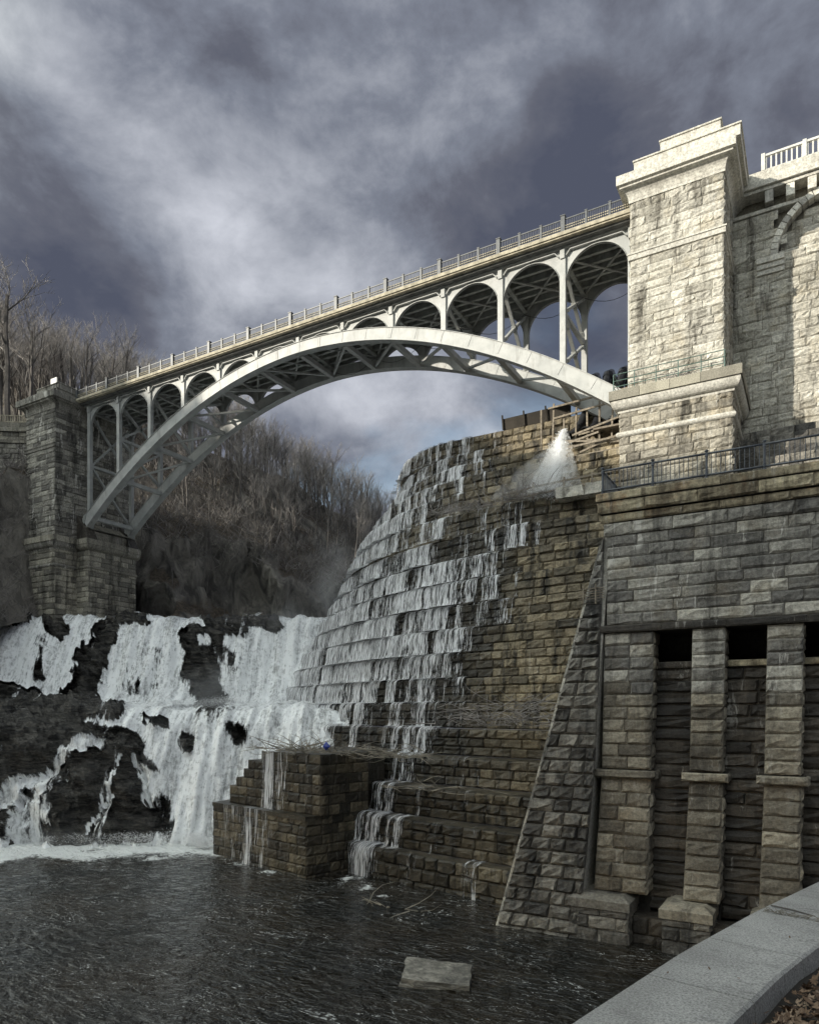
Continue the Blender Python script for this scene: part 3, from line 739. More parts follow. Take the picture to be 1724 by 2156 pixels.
for i, (a, b) in enumerate(PILS):
    g = .06
    zz_ = lin(7.84, 14.32, 11)
    ashlar(ms, lambda x, z: Vector((x, YW-.02-(14.3-z)*.012, z)), zz_, lambda z: (a-(14.3-z)*.018, b-(14.3-z)*.018), (b-a)*.5 if i == 0 else 3, (b-a)*.56 if i == 0 else 3, NY, 2 if 1 else 0, .075, .035,
           vary=lambda x, z: (0 if z > 11.5+.6*fbm(x, z) else 2))
    # side (right-hand return)
    ashlar(ms, lambda y, z: Vector((b-(14.3-z)*.018, YW+y, z)), zz_, lambda z: (0, 1.1), 3, 3, PX, 2, .05, .04)
    aa, bb = a-.13-.28, b-.13+.0
    ashlar(ms, lambda x, z: Vector((x, YW-.42, z)), [7.42, 7.82], lambda z: (aa, bb+.28), 3, 3, NY, 2, .10, .03)
    ashlar(ms, lambda y, z: Vector((bb+.28, YW-.42+y, z)), [7.42, 7.82], lambda z: (0, 1.3), 3, 3, PX, 2, .06, .03)
    ashlar(ms, lambda x, z: Vector((x, YW-.15-(7.4-z)*.14, z)), lin(2.15, 7.4, 8), lambda z: (a-.12-(7.4-z)*.03, b-.10-(7.4-z)*.01), (b-a)*.5 if i == 0 else 3, (b-a)*.56 if i == 0 else 3, NY, 2, .09, .04)
    ashlar(ms, lambda y, z: Vector((b-.10-(7.4-z)*.01, YW-.15-(7.4-z)*.14+y, z)), lin(2.15, 7.4, 8), lambda z: (0, 1.3+(7.4-z)*.1), 3, 3, PX, 2, .07, .05)
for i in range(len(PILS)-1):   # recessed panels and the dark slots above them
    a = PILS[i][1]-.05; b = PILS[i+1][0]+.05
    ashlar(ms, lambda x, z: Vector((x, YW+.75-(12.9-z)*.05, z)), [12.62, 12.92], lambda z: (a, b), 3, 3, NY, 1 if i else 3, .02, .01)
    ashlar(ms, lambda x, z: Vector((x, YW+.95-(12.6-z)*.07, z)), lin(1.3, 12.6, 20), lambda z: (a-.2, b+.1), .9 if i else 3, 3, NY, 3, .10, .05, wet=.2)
ms.finish()
mb = MB()
mb.box(XL+.15, XR, YW+.12, YW+3, 14.75, 20.03); mb.box(-9.0, XR, YW-.15, YW+3, 14.36, 14.66); mb.box(-9.1, XR, YW-.20, YW+3, 20.05, 20.96)
for i, (a, b) in enumerate(PILS): mb.box(a+.1, b-.2, YW+.12, YW+4, -1, 14.36); mb.box(a-.3, b+.05, YW-.36, YW+.2, 7.44, 7.8)
mb.box(-9.5, XR, YW+3.0, YW+3.3, -1, 14.4)
for i in range(len(PILS)-1):
    mb.box(PILS[i][1]-.1, PILS[i+1][0]+.1, YW+1.05, YW+3, 8, 12.9)
mb.build('wall_core', M['mortar'], tw, attrs={'rnd': [.3]*len(mb.v)})
mb = MB(); mb.box(-8.9, 12, YW+2.9, 50.5, 20.3, 20.9); mb.build('terrace_floor', M['terrace'], None, kind='structure', attrs={'rnd': [.3]*len(mb.v)})
# foot blocks and apron
def foot_block(x0, x1, y0, y1, zt, label, mats_i):
    fb = thing('pilaster_foot_block', label, 'stone block', ((x0+x1)/2, y0, 0))
    ms = Masonry(fb, [M['wedge'], M['pil'], M['loose']], M['mortar'], 60)
    ashlar(ms, lambda x, z: Vector((x, y0, z)), [-.5, .55, 1.15, 1.5], lambda z: (x0, x1), .9, 1.4, NY, 0, .05, .03)
    ashlar(ms, lambda y, z: Vector((x1, y0+y, z)), [-.5, .55, 1.15, 1.5], lambda z: (0, y1-y0), 1.2, 2.0, PX, 0, .05, .03)
    ms.finish()
    mb = MB(); o_ = .1; c_ = .28
    p = [(x0-o_, y0-o_, 1.5), (x1+o_, y0-o_, 1.5), (x1+o_, y1, 1.5), (x0-o_, y1, 1.5), (x0-o_, y0-o_, 1.9), (x1+o_, y0-o_, 1.9), (x1+o_, y1, 1.9), (x0-o_, y1, 1.9)]
    mb.hexa(p)
    mb.hexa([(x0-o_, y0-o_, 1.9), (x1+o_, y0-o_, 1.9), (x1+o_, y1, 1.9), (x0-o_, y1, 1.9), (x0+c_, y0+c_, zt), (x1-c_, y0+c_, zt), (x1-c_, y1, zt), (x0+c_, y1, zt)])
    mb.box(x0+.08, x1-.08, y0+.08, y1, -1, 1.5)
    mb.build('cap_slab', M[mats_i], fb, attrs={'rnd': [.7]*len(mb.v), 'wet': [0]*len(mb.v)})
foot_block(-10.05, -7.42, 32.7, 35.2, 2.12, 'wet dark foot block with chamfered cap below the first pilaster', 'wedge')
foot_block(-5.95, -3.95, 32.62, 35.2, 2.10, 'pale topped foot block with chamfered cap below the second pilaster', 'pil')
foot_block(-2.4, -.4, 32.62, 35.2, 2.10, 'foot block below the third pilaster beside the pool', 'pil')
ap = thing('stone_apron', 'low dark wet ledge between the foot blocks at the pool edge', 'stone ledge', (-6, 34, 0))
ms = Masonry(ap, [M['pildark']], M['mortar'], 60)
ashlar(ms, lambda x, z: Vector((x, 33.5, z)), [-.5, .35, 1.15], lambda z: (-7.42, 6), .8, 1.4, NY, 0, .06, .04)
ms.finish()
mb = MB(); mb.box(-7.5, 6, 33.52, 36, -1, 1.17); mb.build('ledge_top', M['pildark'], ap, attrs={'rnd': [.5]*len(mb.v)})

# ================================================================== battered buttress at the end of the wall
bt = thing('stone_buttress', 'dark wedge shaped buttress of rough stone leaning against the end of the wall', 'buttress', (-11, 33, 0))
ms = Masonry(bt, [M['wedge'], M['terrace']], M['mortar'], 220)
def bxl(z): return -9.02-(19.2-z)*.246
def bxr(z): return -9.0-(19.2-z)*.012-(.0 if z > 8 else (8-z)*.055)
def by(z): return 34.75-(19.2-z)*.108
zb_ = [-.6]+lin(.1, 12.6, 20)+lin(13.2, 19.0, 9)
ashlar(ms, lambda x, z: Vector((x, by(z), z)), zb_, lambda z: (bxl(z), bxr(z)), .7, 1.35, Vector((0, -1, .1)).normalized(), 0, .12, .07, vary=lambda x, z: 0 if z < 15.5 else 1)
ms.finish()
mb = MB()
mb.hexa([(bxl(-.6)+.08, by(-.6)+.12, -.6), (bxr(-.6), by(-.6)+.12, -.6), (bxr(-.6), 41, -.6), (bxl(-.6)+.08, 41, -.6), (bxl(19.2)+.05, by(19.2)+.12, 19.2), (bxr(19.2)+.3, by(19.2)+.12, 19.2), (bxr(19.2)+.3, 41, 19.2), (bxl(19.2)+.05, 41, 19.2)])
for i in range(26):   # raised edge stones up the sloping side
    z0 = i*.72; z1 = z0+.68
    mb.hexa([(bxl(z0)-.06, by(z0)-.03, z0), (bxl(z0)+.07, by(z0)-.05, z0), (bxl(z0)+.07, by(z0)+.5, z0), (bxl(z0)-.06, by(z0)+.5, z0), (bxl(z1)-.06, by(z1)-.03, z1), (bxl(z1)+.07, by(z1)-.05, z1), (bxl(z1)+.07, by(z1)+.5, z1), (bxl(z1)-.06, by(z1)+.5, z1)])
mb.build('sloping_edge', M['terrace'], bt, attrs={'rnd': [R() for _ in mb.v]})
tl = MB()
for i in range(5): tl.bar((bxl(16.2)-.35, by(16)-.22, 16.0+i*.12), (-8.85, by(16)-.22, 16.05+i*.12), .035, .035)
for x in (bxl(16.2)-.1, bxl(16.2)+.5): tl.bar((x, by(16)-.26, 15.75), (x, by(16)-.26, 16.75), .06, .06)
tag(tl.build('pipe_bracket', M['timber']), 'small rack of thin pipes fixed near the top of the buttress', 'pipe rack')

# ================================================================== right-hand pier
def moulding(mb, prof, x0, x1, y0, yb, mi=0):
    """profile = [(projection, z)], running along the front and both sides of a rectangular shaft"""
    for (p0, z0), (p1, z1) in zip(prof[:-1], prof[1:]):
        mb.quad((x0-p0, y0-p0, z0), (x1+p0, y0-p0, z0), (x1+p1, y0-p1, z1), (x0-p1, y0-p1, z1), mi)
        mb.quad((x1+p0, y0-p0, z0), (x1+p0, yb, z0), (x1+p1, yb, z1), (x1+p1, y0-p1, z1), mi)
        mb.quad((x0-p0, yb, z0), (x0-p0, y0-p0, z0), (x0-p1, y0-p1, z1), (x0-p1, yb, z1), mi)
def ridge_bevel(pr, z, r, up=True): return [(pr+r*math.sin(a*math.pi/6), z+r*(1-math.cos(a*math.pi/6))) for a in range(7)]
def pier(root, x0, x1, yf, yb, zbase, zped, zband, ztop, mats, mortar, uoff=.6, coff=.9, lower_string=None, blocks=None):
    ms = Masonry(root, mats, mortar)
    UX0, UX1, UY = x0+uoff, x1-uoff, yf+uoff
    bat = .028
    pz = lin(zbase, zped-1.15, max(2, int((zped-1.15-zbase)/.62)))
    for (f, xr, n) in [(lambda x, z: Vector((x, yf, z)), (x0, x1), NY)]:
        ashlar(ms, f, pz, lambda z: (x0, x1), .8, 2.0, NY, 1, .07, .04)
    ashlar(ms, lambda y, z: Vector((x1, y, z)), pz, lambda z: (yf, yb), .8, 2.0, PX, 1, .07, .04)
    ashlar(ms, lambda y, z: Vector((x0, yb+yf-y, z)), pz, lambda z: (yf, yb), 1.2, 2.0, MX, 1, .07, .04)
    uz = lin(zped, zband-.22, int((zband-.22-zped)/.58))+[]
    uz2 = lin(zband+.22, ztop-1.6, int((ztop-1.6-zband-.22)/.56))
    ox = lambda z: (zband-z)*bat
    for zl in (uz, uz2):
        ashlar(ms, lambda x, z: Vector((x, UY-max(0, ox(z))*.6, z)), zl, lambda z: (UX0-max(0, ox(z))*.25, UX1+max(0, ox(z))*.12), .8, 2.1, NY, 0, .045, .045)
        ashlar(ms, lambda y, z: Vector((UX1+max(0, ox(z))*.12, y, z)), zl, lambda z: (UY-max(0, ox(z))*.6, yb), .8, 2.0, PX, 0, .05, .05)
        ashlar(ms, lambda y, z: Vector((UX0-max(0, ox(z))*.25, yb+UY-y, z)), zl, lambda z: (UY, yb+max(0, ox(z))*.6), 1.2, 2.2, MX, 0, .09, .05)
    ms.finish()
    mb = MB()
    mb.box(x0+.1, x1-.1, yf+.1, yb, zbase-2, zped-.1); mb.box(UX0+.1, UX1-.1, UY+.1, yb, zped-.1, ztop-.2)
    mb.build('pier_core', mortar, root, attrs={'rnd': [.4]*len(mb.v)})
    # pedestal cap: fillet, big torus, granite block course
    mb = MB(); moulding(mb, [(0, zped-1.45), (.10, zped-1.45), (.12, zped-1.3)]+[(.14+.38*math.sin(a*math.pi/12), zped-1.28+.62*(1-math.cos(a*math.pi/12))) for a in range(7)]+[(.56, zped-.66)], x0, x1, yf, yb)
    mb.build('cap_moulding', mats[2], root, smooth=False, attrs={'rnd': [.5]*len(mb.v)})
    xx = x0-.62
    while xx < x1+.6:
        nx_ = min(xx+U(1.7, 2.5), x1+.62)
        if x1+.62-nx_ < .8: nx_ = x1+.62
        b_ = MB(); b_.box(xx+.01, nx_-.01, yf-.62, yf+.9, zped-.66, zped); b_.build('cap_block', mats[3], root, bevel=.02, attrs={'rnd': [R()]*8}); xx = nx_
    yy = yf+.9
    while yy < yb:
        ny_ = min(yy+U(1.7, 2.5), yb)
        for xa, xb in ((x1-.5, x1+.62), (x0-.62, x0+.5)):
            b_ = MB(); b_.box(xa, xb, yy+.01, ny_-.01, zped-.66, zped); b_.build('cap_block', mats[3], root, bevel=.02, attrs={'rnd': [R()]*8})
        yy = ny_
    if lower_string:
        mb = MB()
        zl = lower_string; moulding(mb, [(0, zl-.22)]+[(.02+.20*math.sin(a*math.pi/6), zl-.2+.2*(1-math.cos(a*math.pi/6))) for a in range(7)]+[(0, zl+.22)], x0, x1, yf, yb); mb.build('string_course', mats[2], root, attrs={'rnd': [.5]*len(mb.v)})
    mb = MB()
    moulding(mb, [(0, zband-.24), (.12, zband-.2), (.14, zband+.12), (.2, zband+.14), (.2, zband+.24), (0, zband+.26)], UX0, UX1, UY, yb)
    mb.build('string_course', mats[2], root, attrs={'rnd': [.5]*len(mb.v)})
    # cornice
    mb = MB(); z = ztop
    prof = [(0, z-1.75), (.10, z-1.72), (.10, z-1.55)]+[(.12+.42*(1-math.cos(a*math.pi/10)), z-1.5+.60*math.sin(a*math.pi/10)) for a in range(6)]+[(.62, z-.86), (.62, z-.74), (.80, z-.68), (.80, z-.02), (.6, z)]
    moulding(mb, prof, UX0, UX1, UY, yb); mb.box(UX0-.75, UX1+.75, UY-.75, yb, z-.6, z-.01)
    mb.build('cornice', mats[2], root, attrs={'rnd': [.6]*len(mb.v)})
    if blocks:
        mb = MB()
        for (a, b, c_, z0, z1) in blocks: mb.box(a, b, c_, yb, z0, z1-.12); mb.box(a-.08, b+.08, c_-.08, yb, z1-.12, z1)
        mb.build('parapet_step', mats[2], root, bevel=.03, attrs={'rnd': [.6]*len(mb.v)})
rp = thing('bridge_pier', 'sunlit pale stone pier with heavy cornice at the right end of the bridge', 'bridge pier', (-8, 53, 20.9))
pier(rp, -11.96, -4.75, 50.3, 57.5, 20.9, 32.75, 42.3, 47.82, [M['pier'], M['ped'], M['pier_trim'], M['ped_cap']], M['mortar_pale'], lower_string=29.8,
     blocks=[(-11.0, -4.3, 50.35, 47.8, 48.62), (-9.3, -5.5, 50.6, 48.62, 49.52)])
# green hand rail round the pedestal
gr = MB()
for z in (33.1, 33.5, 33.95):
    for a, b in [((-12.3, 49.95), (-5.2, 49.95)), ((-12.3, 49.95), (-12.3, 51.5)), ((-5.2, 49.95), (-5.2, 51))]: gr.tube([(*a, z), (*b, z)], .028, 6)
for i in range(6): gr.tube([(-12.3+i*1.42, 49.95, 32.75), (-12.3+i*1.42, 49.95, 33.98)], .032, 6)
tag(gr.build('hand_rail', M['greenrail']), 'green metal hand rail along the ledge of the sunlit pier', 'hand rail')
br = MB()
for i in range(26):
    a = U(0, 6.3); x0_, z0_ = -8.2+U(-1, 1), 32.8; br.tube([(x0_, 50.1, z0_), (x0_+math.cos(a)*.5, 50.2, z0_+U(.2, .6)), (x0_+math.cos(a)*U(.6, 1.3), 50.25, z0_+U(.1, .8))], [.03, .02, .01], 4)
tag(br.build('debris_nest', M['twig']), 'tangle of sticks lying on the ledge behind the green rail', 'sticks')

# ================================================================== main dam wall behind and right of the pier
dw = thing('dam_wall', 'high dam wall with blind arch, brackets and pale balustrade right of the pier', 'dam wall', (2, 56, 20))
ms = Masonry(dw, [M['pier'], M['ped'], M['pier_trim'], M['wedge']], M['mortar_pale'])
YD = 56.3; XD0, XD1 = -5.9, 6.5; AC = (1.1, 42.6); AR = 3.55
zs_d = lin(30.2, 45.9, 25)
ashlar(ms, lambda x, z: Vector((x, YD-max(0, 34-z)*.06, z)), zs_d, lambda z: (XD0, XD1), .8, 1.9, NY, 0, .05, .06,
       holes=[(AC[0]-AR+.3, 7, 42.6, AC[1]+AR-.25)])
# masonry above the arch ring
ashlar(ms, lambda x, z: Vector((x, YD+.35, z)), lin(42.6, 46.2, 6), lambda z: (AC[0]-AR, XD1), .8, 1.6, NY, 0, .07, .04, joint=False) if False else None
for i in range(6):
    z0 = 42.6+i*.6; z1 = z0+.6
    f = lambda z: math.sqrt(max(0, AR*AR-(z-AC[1])**2))
    ashlar(ms, lambda x, z: Vector((x, YD+.45, z)), [z0, z1], lambda z: (AC[0]-f(z1)-.05, XD1), .9, 1.6, NY, 0, .07, .04)
# stepped base courses
for i in range(10):
    ashlar(ms, lambda x, z: Vector((x, 55.3-.55*i*.8, z)), [30.2-.62*(i+1), 30.2-.62*i], lambda z: (XD0, XD1), .7, 1.5, NY, 3, .07, .04)
ms.finish()
mb = MB()
mb.box(XD0, XD1+4, YD+.55, YD+5, 20, 48.2)
for i in range(10): mb.box(XD0, XD1, 55.32-.44*i, 57.5, 30.2-.62*(i+1), 30.18-.62*i)
mb.build('wall_core', M['mortar_pale'], dw, attrs={'rnd': [.4]*len(mb.v)})
for i in range(17):   # arch ring voussoirs
    a0 = math.pi-i*math.pi/26; a1 = math.pi-(i+1)*math.pi/26+.012
    P = lambda a, r, y: Vector((AC[0]+r*math.cos(a), y, AC[1]+r*math.sin(a)))
    v_ = MB(); v_.hexa([P(a0, AR-.02, YD-.28), P(a1, AR-.02, YD-.28), P(a1, AR-.02, YD+.5), P(a0, AR-.02, YD+.5), P(a0, AR+.42, YD-.28), P(a1, AR+.42, YD-.28), P(a1, AR+.42, YD+.5), P(a0, AR+.42, YD+.5)])
    v_.build('arch_stone', M['pier_trim'], dw, bevel=.02, attrs={'rnd': [R()]*8})
mb = MB()
for z0, z1, p in [(42.2, 42.6, .42), (41.85, 42.2, .28), (41.5, 41.85, .15)]: mb.box(-3.75, AC[0]-AR+.45, YD-p, YD+.1, z0, z1)
mb.build('impost', M['pier_trim'], dw, bevel=.03, attrs={'rnd': [.6]*len(mb.v)})
mb = MB(); mb.box(XD0, XD1, YD-.75, YD+2, 47.45, 47.85); mb.box(XD0, XD1, YD-.55, YD+2, 47.2, 47.45); mb.box(XD0, XD1, YD-.4, YD+2, 47.85, 48.75)
mb.box(XD0, XD1, YD-.12, YD+1, 45.95, 46.2)
mb.build('parapet', M['pier_trim'], dw, bevel=.03, attrs={'rnd': [.5]*len(mb.v)})
for i in range(8):
    v_ = MB(); x = -2.95+i*1.32; v_.box(x-.27, x+.27, YD-.5, YD+.2, 46.35, 47.2); v_.build('bracket', M['pier_trim'], dw, bevel=.04, attrs={'rnd': [R()]*8})
mb = MB()
mb.box(-3.4, XD1, YD-.35, YD-.1, 49.72, 49.88); mb.box(-3.4, XD1, YD-.3, YD-.15, 48.76, 48.84)
mb.build('balustrade_rail', M['white_rail'], dw, bevel=.02)
v_ = MB(); v_.box(-.05, .05, YD-.28, YD-.18, 48.84, 49.72); bme = v_.mesh('baluster')
for i in range(30): 
    o = link('baluster', bme, dw, M['white_rail']); o.location.x += -3.15+i*.32
for i in range(5):
    v_ = MB(); v_.box(-3.45+i*2.56, -3.2+i*2.56, YD-.4, YD-.05, 48.75, 49.95); v_.build('balustrade_post', M['white_rail'], dw, bevel=.02)

# ================================================================== left-hand pier and its curved wing wall
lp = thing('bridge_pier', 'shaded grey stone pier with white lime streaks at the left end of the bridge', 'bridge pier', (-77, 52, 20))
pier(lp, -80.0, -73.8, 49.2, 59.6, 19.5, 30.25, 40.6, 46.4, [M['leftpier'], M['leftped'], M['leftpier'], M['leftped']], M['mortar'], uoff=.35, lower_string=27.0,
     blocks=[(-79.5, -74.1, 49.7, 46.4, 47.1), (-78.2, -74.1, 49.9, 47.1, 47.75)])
ms = Masonry(lp, [M['leftped'], M['leftpier']], M['mortar'], 300)
for sx, y0, y1 in [(-71.75, 51.9, 58.4)]:
    pz = lin(19.5, 28.9, 16)
    ashlar(ms, lambda y, z: Vector((sx, y, z)), pz, lambda z: (y0, y1), .8, 1.8, PX, 0, .06, .035)
    ashlar(ms, lambda x, z: Vector((x, y0, z)), pz, lambda z: (-73.8, sx), .7, 1.2, NY, 0, .06, .035)
ms.finish()
mb = MB(); mb.box(-73.9, -71.85, 52.0, 58.3, 17, 29)
moulding(mb, [(0, 28.9), (.1, 28.95)]+[(.12+.38*math.sin(a*math.pi/12), 29.0+.5*(1-math.cos(a*math.pi/12))) for a in range(7)]+[(.56, 29.55), (.56, 30.15), (.2, 30.2)], -73.8, -71.75, 51.9, 58.7)
moulding(mb, [(0, 26.8), (.2, 26.9), (.2, 27.1), (0, 27.2)], -73.8, -71.75, 51.9, 58.5)
mb.box(-74, -71.4, 51.5, 58.9, 29.6, 30.15)
mb.build('abutment_cap', M['leftped'], lp, attrs={'rnd': [.4]*len(mb.v)})
for y in (52.7, 58.4):   # skewbacks carrying the ribs
    mb = MB(); mb.hexa([(-74, y-.7, 30.15), (-71.9, y-.7, 30.15), (-71.9, y+.7, 30.15), (-74, y+.7, 30.15), (-74, y-.6, 33.2), (-72.6, y-.6, 31.6), (-72.6, y+.6, 31.6), (-74, y+.6, 33.2)])
    mb.build('skewback', M['pildark'], lp, bevel=.05, attrs={'rnd': [.4]*len(mb.v)})
mb = MB(); mb.quad((-72.5, 52.2, 31.6), (-72.5, 59, 31.6), (-73.9, 59, 32.6), (-73.9, 52.2, 32.6)); mb.prism([Vector(p) for p in [(-72.6, 53.3, 30.2), (-74, 53.3, 30.2), (-74, 53.3, 32.4), (-72.6, 53.3, 31.4)]], (0, 0, 0), (0, 4.5, 0))
mb.build('skewback_ledge', M['leftped'], lp, attrs={'rnd': [.4]*len(mb.v)})
sg = MB(); sg.box(-77.6, -77.52, 51.2, 51.3, 47.7, 49.3); sg.box(-76.5, -76.42, 51.2, 51.3, 47.7, 49.3); sg.box(-77.55, -76.45, 51.2, 51.26, 48.3, 49.35)
tag(sg.build('sign_board', M['white']), 'small pale blank sign board standing on top of the left pier', 'sign')
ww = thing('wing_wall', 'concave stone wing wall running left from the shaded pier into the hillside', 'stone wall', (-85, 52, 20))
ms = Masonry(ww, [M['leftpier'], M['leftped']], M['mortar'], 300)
WP = []
for i in range(25):
    a = i/24; WP.append((-79.6-a*14.5, 54.2-1.0*a-10*a*a))
wl = resample(WP, .5)
def wpos(s_, z, out=0):
    xs = [q[2] for q in wl]; x = interp(s_, xs, [q[0] for q in wl]); y = interp(s_, xs, [q[1] for q in wl])
    x2 = interp(s_+.1, xs, [q[0] for q in wl]); y2 = interp(s_+.1, xs, [q[1] for q in wl]); t_ = Vector((x2-x, y2-y, 0))
    if t_.length < 1e-5: t_ = Vector((-.8, -.6, 0))
    t_.normalize(); n = Vector((-t_.y, t_.x, 0)); n = n if n.y < 0 or n.x > 0 else -n
    return Vector((x, y, z))+n*(out+(44-z)*.02), n
WLn = wl[-1][2]
for zl, mi, out, sm, sx_, bg_ in [(lin(24, 43.6, 31), 0, 0, .8, 1.9, .09), ([43.6, 43.95], 1, .22, 1.2, 2, .02), (lin(43.95, 45.0, 2), 1, .05, 1, 2, .04), ([45.0, 45.5], 1, .35, 1.2, 2.2, .02), ([45.5, 46.2], 1, .15, 1.2, 2.2, .02)]:
    for i in range(len(zl)-1):
        s_ = 0
        while s_ < WLn-.3:
            s1 = min(WLn, s_+U(sm, sx_)); a, n = wpos(s_, zl[i], out); b, _ = wpos(s1, zl[i], out); c_, _ = wpos(s1, zl[i+1], out); d_, _ = wpos(s_, zl[i+1], out)
            ms.add(b, a, d_, c_, n, bg_, bg_*.6, mi); s_ = s1
ms.finish()
mb = MB()
s_ = 0
while s_ < WLn:
    a, _ = wpos(s_, 46.2, -.1); mb.box(a.x-.05, a.x+.05, a.y-.05, a.y+.05, 46.2, 47.15); s_ += .28
for z in (46.35, 47.12):
    for i in range(30):
        a, _ = wpos(WLn*i/30, z, -.1); b, _ = wpos(WLn*(i+1)/30, z, -.1); mb.bar(a, b, .12, .1)
mb.build('balustrade', M['concrete'], ww)
mb = MB()
for i in range(24):
    a, _ = wpos(WLn*i/24, 46.2, -.2); b, _ = wpos(WLn*(i+1)/24, 46.2, -.2)
    mb.hexa([(b.x, b.y, 22), (a.x, a.y, 22), (a.x-.5, a.y+3, 22), (b.x-.5, b.y+3, 22), (b.x, b.y, 46.15), (a.x, a.y, 46.15), (a.x-.5, a.y+3, 46.15), (b.x-.5, b.y+3, 46.15)])
mb.build('wall_core', M['mortar'], ww, attrs={'rnd': [.4]*len(mb.v)})

# ================================================================== steel arch bridge
bg_ = thing('arch_bridge', 'grey steel arch bridge with concrete deck and open arched spandrels crossing the gorge', 'bridge', (-42.1, 55.5, 45))
X0, X1 = -72.5, -11.68; NB = 12; BW = (X1-X0)/NB; XC = (X0+X1)/2
YN, YF = 52.7, 58.4
rt = lambda x: 45.0-.01255*(x-XC)**2
def rib(y, wd):
    mb = MB(); n = 72; P = []
    for i in range(n+1):
        x = X0-.9+(X1-X0+1.6)*i/n; z = rt(x); sl_ = -.0251*(x-XC); q = math.sqrt(1+sl_*sl_)
        e_ = abs(x-XC)/30.4; dp = .92+.22*e_
        P.append((Vector((x, y, z)), Vector((sl_/q, 0, -1/q))*dp))
    def sect(yy0, yy1, f0, f1):
        for (a, da), (b, db) in zip(P[:-1], P[1:]):
            pts = []
            for (p, dpt) in ((a, da), (b, db)):
                for fr in (f1, f0):
                    for yy in (yy0, yy1): pts.append(Vector((p.x, yy, p.z))+dpt*fr)
            # order: a(f1: y0,y1) a(f0: y0,y1) b(...)
            mb.hexa([pts[0], pts[4], pts[5], pts[1], pts[2], pts[6], pts[7], pts[3]])
    sect(y-wd*.5, y-wd*.5+.06, .0, 1.0); sect(y+wd*.5-.06, y+wd*.5, .0, 1.0)
    sect(y-wd*.62, y+wd*.62, -.035, .0); sect(y-wd*.62, y+wd*.62, 1.0, 1.05)
    return mb.build('arch_rib', M['steel'], bg_)
rib(YN, .62); rib(YF, .62)
spl = MB()
for y in (YN, YF):    # splice plates and stiffeners on the ribs
    for i in range(0, 25):
        x = X0+BW*.5*i+.12; sl_ = -.0251*(x-XC); q = math.sqrt(1+sl_*sl_); t_ = Vector((1/q, 0, sl_/q)); nn_ = Vector((sl_/q, 0, -1/q))
        p = Vector((x, y-.335, rt(x)))+nn_*.46
        w = .30 if i % 4 == 0 else .045
        spl.hexa([p+t_*(-w/2)+nn_*.42, p+t_*(w/2)+nn_*.42, p+t_*(w/2)+nn_*.42+Vector((0, .03, 0)), p+t_*(-w/2)+nn_*.42+Vector((0, .03, 0)), p-t_*(w/2)-nn_*.42, p+t_*(w/2)-nn_*.42, p+t_*(w/2)-nn_*.42+Vector((0, .03, 0)), p-t_*(w/2)-nn_*.42+Vector((0, .03, 0))])
spl.build('splice_plate', M['steel'], bg_)
ZD0, ZD1 = 45.72, 46.3
ZF = 45.62     # top of spandrel plates
for side, y in ((0, YN), (1, YF)):
    for i in range(NB+1):
        x = X0+BW*i; mb = MB(); zb = min(rt(x)-.05, ZF-.3) if 0 < i < NB else (32.6)
        w = .22
        sy = -1 if side == 0 else 1
        mb.box(x-w, x+w, y-.20, y-.16, zb, ZF); mb.box(x-w, x+w, y+.16, y+.20, zb, ZF); mb.box(x-.05, x+.05, y-.16, y+.16, zb, ZF)
        mb.box(x-.17, x+.17, y-.30, y-.205, max(zb, ZF-.75), ZF-.05)
        mb.box(x-w-.012, x-w+.03, y-.16, y+.16, zb, ZF); mb.box(x+w-.03, x+w+.012, y-.16, y+.16, zb, ZF)
        mb.build('spandrel_post', M['steel'], bg_)
    for i in range(NB):    # arched spandrel plate
        xa = X0+BW*i+.22; xb = X0+BW*(i+1)-.22; xc = (xa+xb)/2; rx = (xb-xa)/2; zs_ = 42.95; rz = 45.28-zs_; n = 20
        mb = MB()
        def zrib(x): return rt(x)-.02
        for j in range(n):
            a0 = math.pi-math.pi*j/n; a1 = math.pi-math.pi*(j+1)/n
            xA, zA = xc+rx*math.cos(a0), zs_+rz*math.sin(a0); xB, zB = xc+rx*math.cos(a1), zs_+rz*math.sin(a1)
            zA2, zB2 = max(zA, zrib(xA)), max(zB, zrib(xB))
            if zA2 >= ZF-.02 and zB2 >= ZF-.02: continue
            mb.hexa([(xA, y-.03, zA2), (xB, y-.03, zB2), (xB, y+.03, zB2), (xA, y+.03, zA2), (xA, y-.03, ZF), (xB, y-.03, ZF), (xB, y+.03, ZF), (xA, y+.03, ZF)])
            if zA >= zrib(xA)-.05 and zB >= zrib(xB)-.05:   # rolled edge of the arch
                mb.hexa([(xA, y-.13, zA), (xB, y-.13, zB), (xB, y+.13, zB), (xA, y+.13, zA), (xA, y-.13, zA+.05), (xB, y-.13, zB+.05), (xB, y+.13, zB+.05), (xA, y+.13, zA+.05)])
        mb.build('spandrel_arch', M['steel'], bg_)
mb = MB()
for y, s_ in ((YN, -1), (YF, 1)):
    for i in range(NB):
        xa = X0+BW*i+.30; xb = X0+BW*(i+1)-.30
        mb.bar((xa+.3, y+s_*.15, ZF-.20), (xb-.3, y+s_*.15, ZF-.20), .28, .06)      # shadow-casting ledge over each arch
        for x, zz1 in ((xa, -1), (xb, 1)): mb.bar((x, y+s_*.13, ZF-.55), (x-zz1*.3, y+s_*.15, ZF-.20), .24, .06)
    mb.box(X0-.6, X1+.6, min(y, y+s_*.32), max(y, y+s_*.32), ZF, ZF+.10)
mb.build('fascia_ledge', M['steel'], bg_)
mb = MB(); YA, YB = 51.62, 59.45
mb.box(X0-1.4, X1+1.0, YA, YB, ZD0+.18, ZD1-.03); mb.box(X0-1.4, X1+1.0, YA-.10, YB+.10, ZD0+.30, ZD1); 
mb.build('deck_slab', M['concrete'], bg_, bevel=.02)
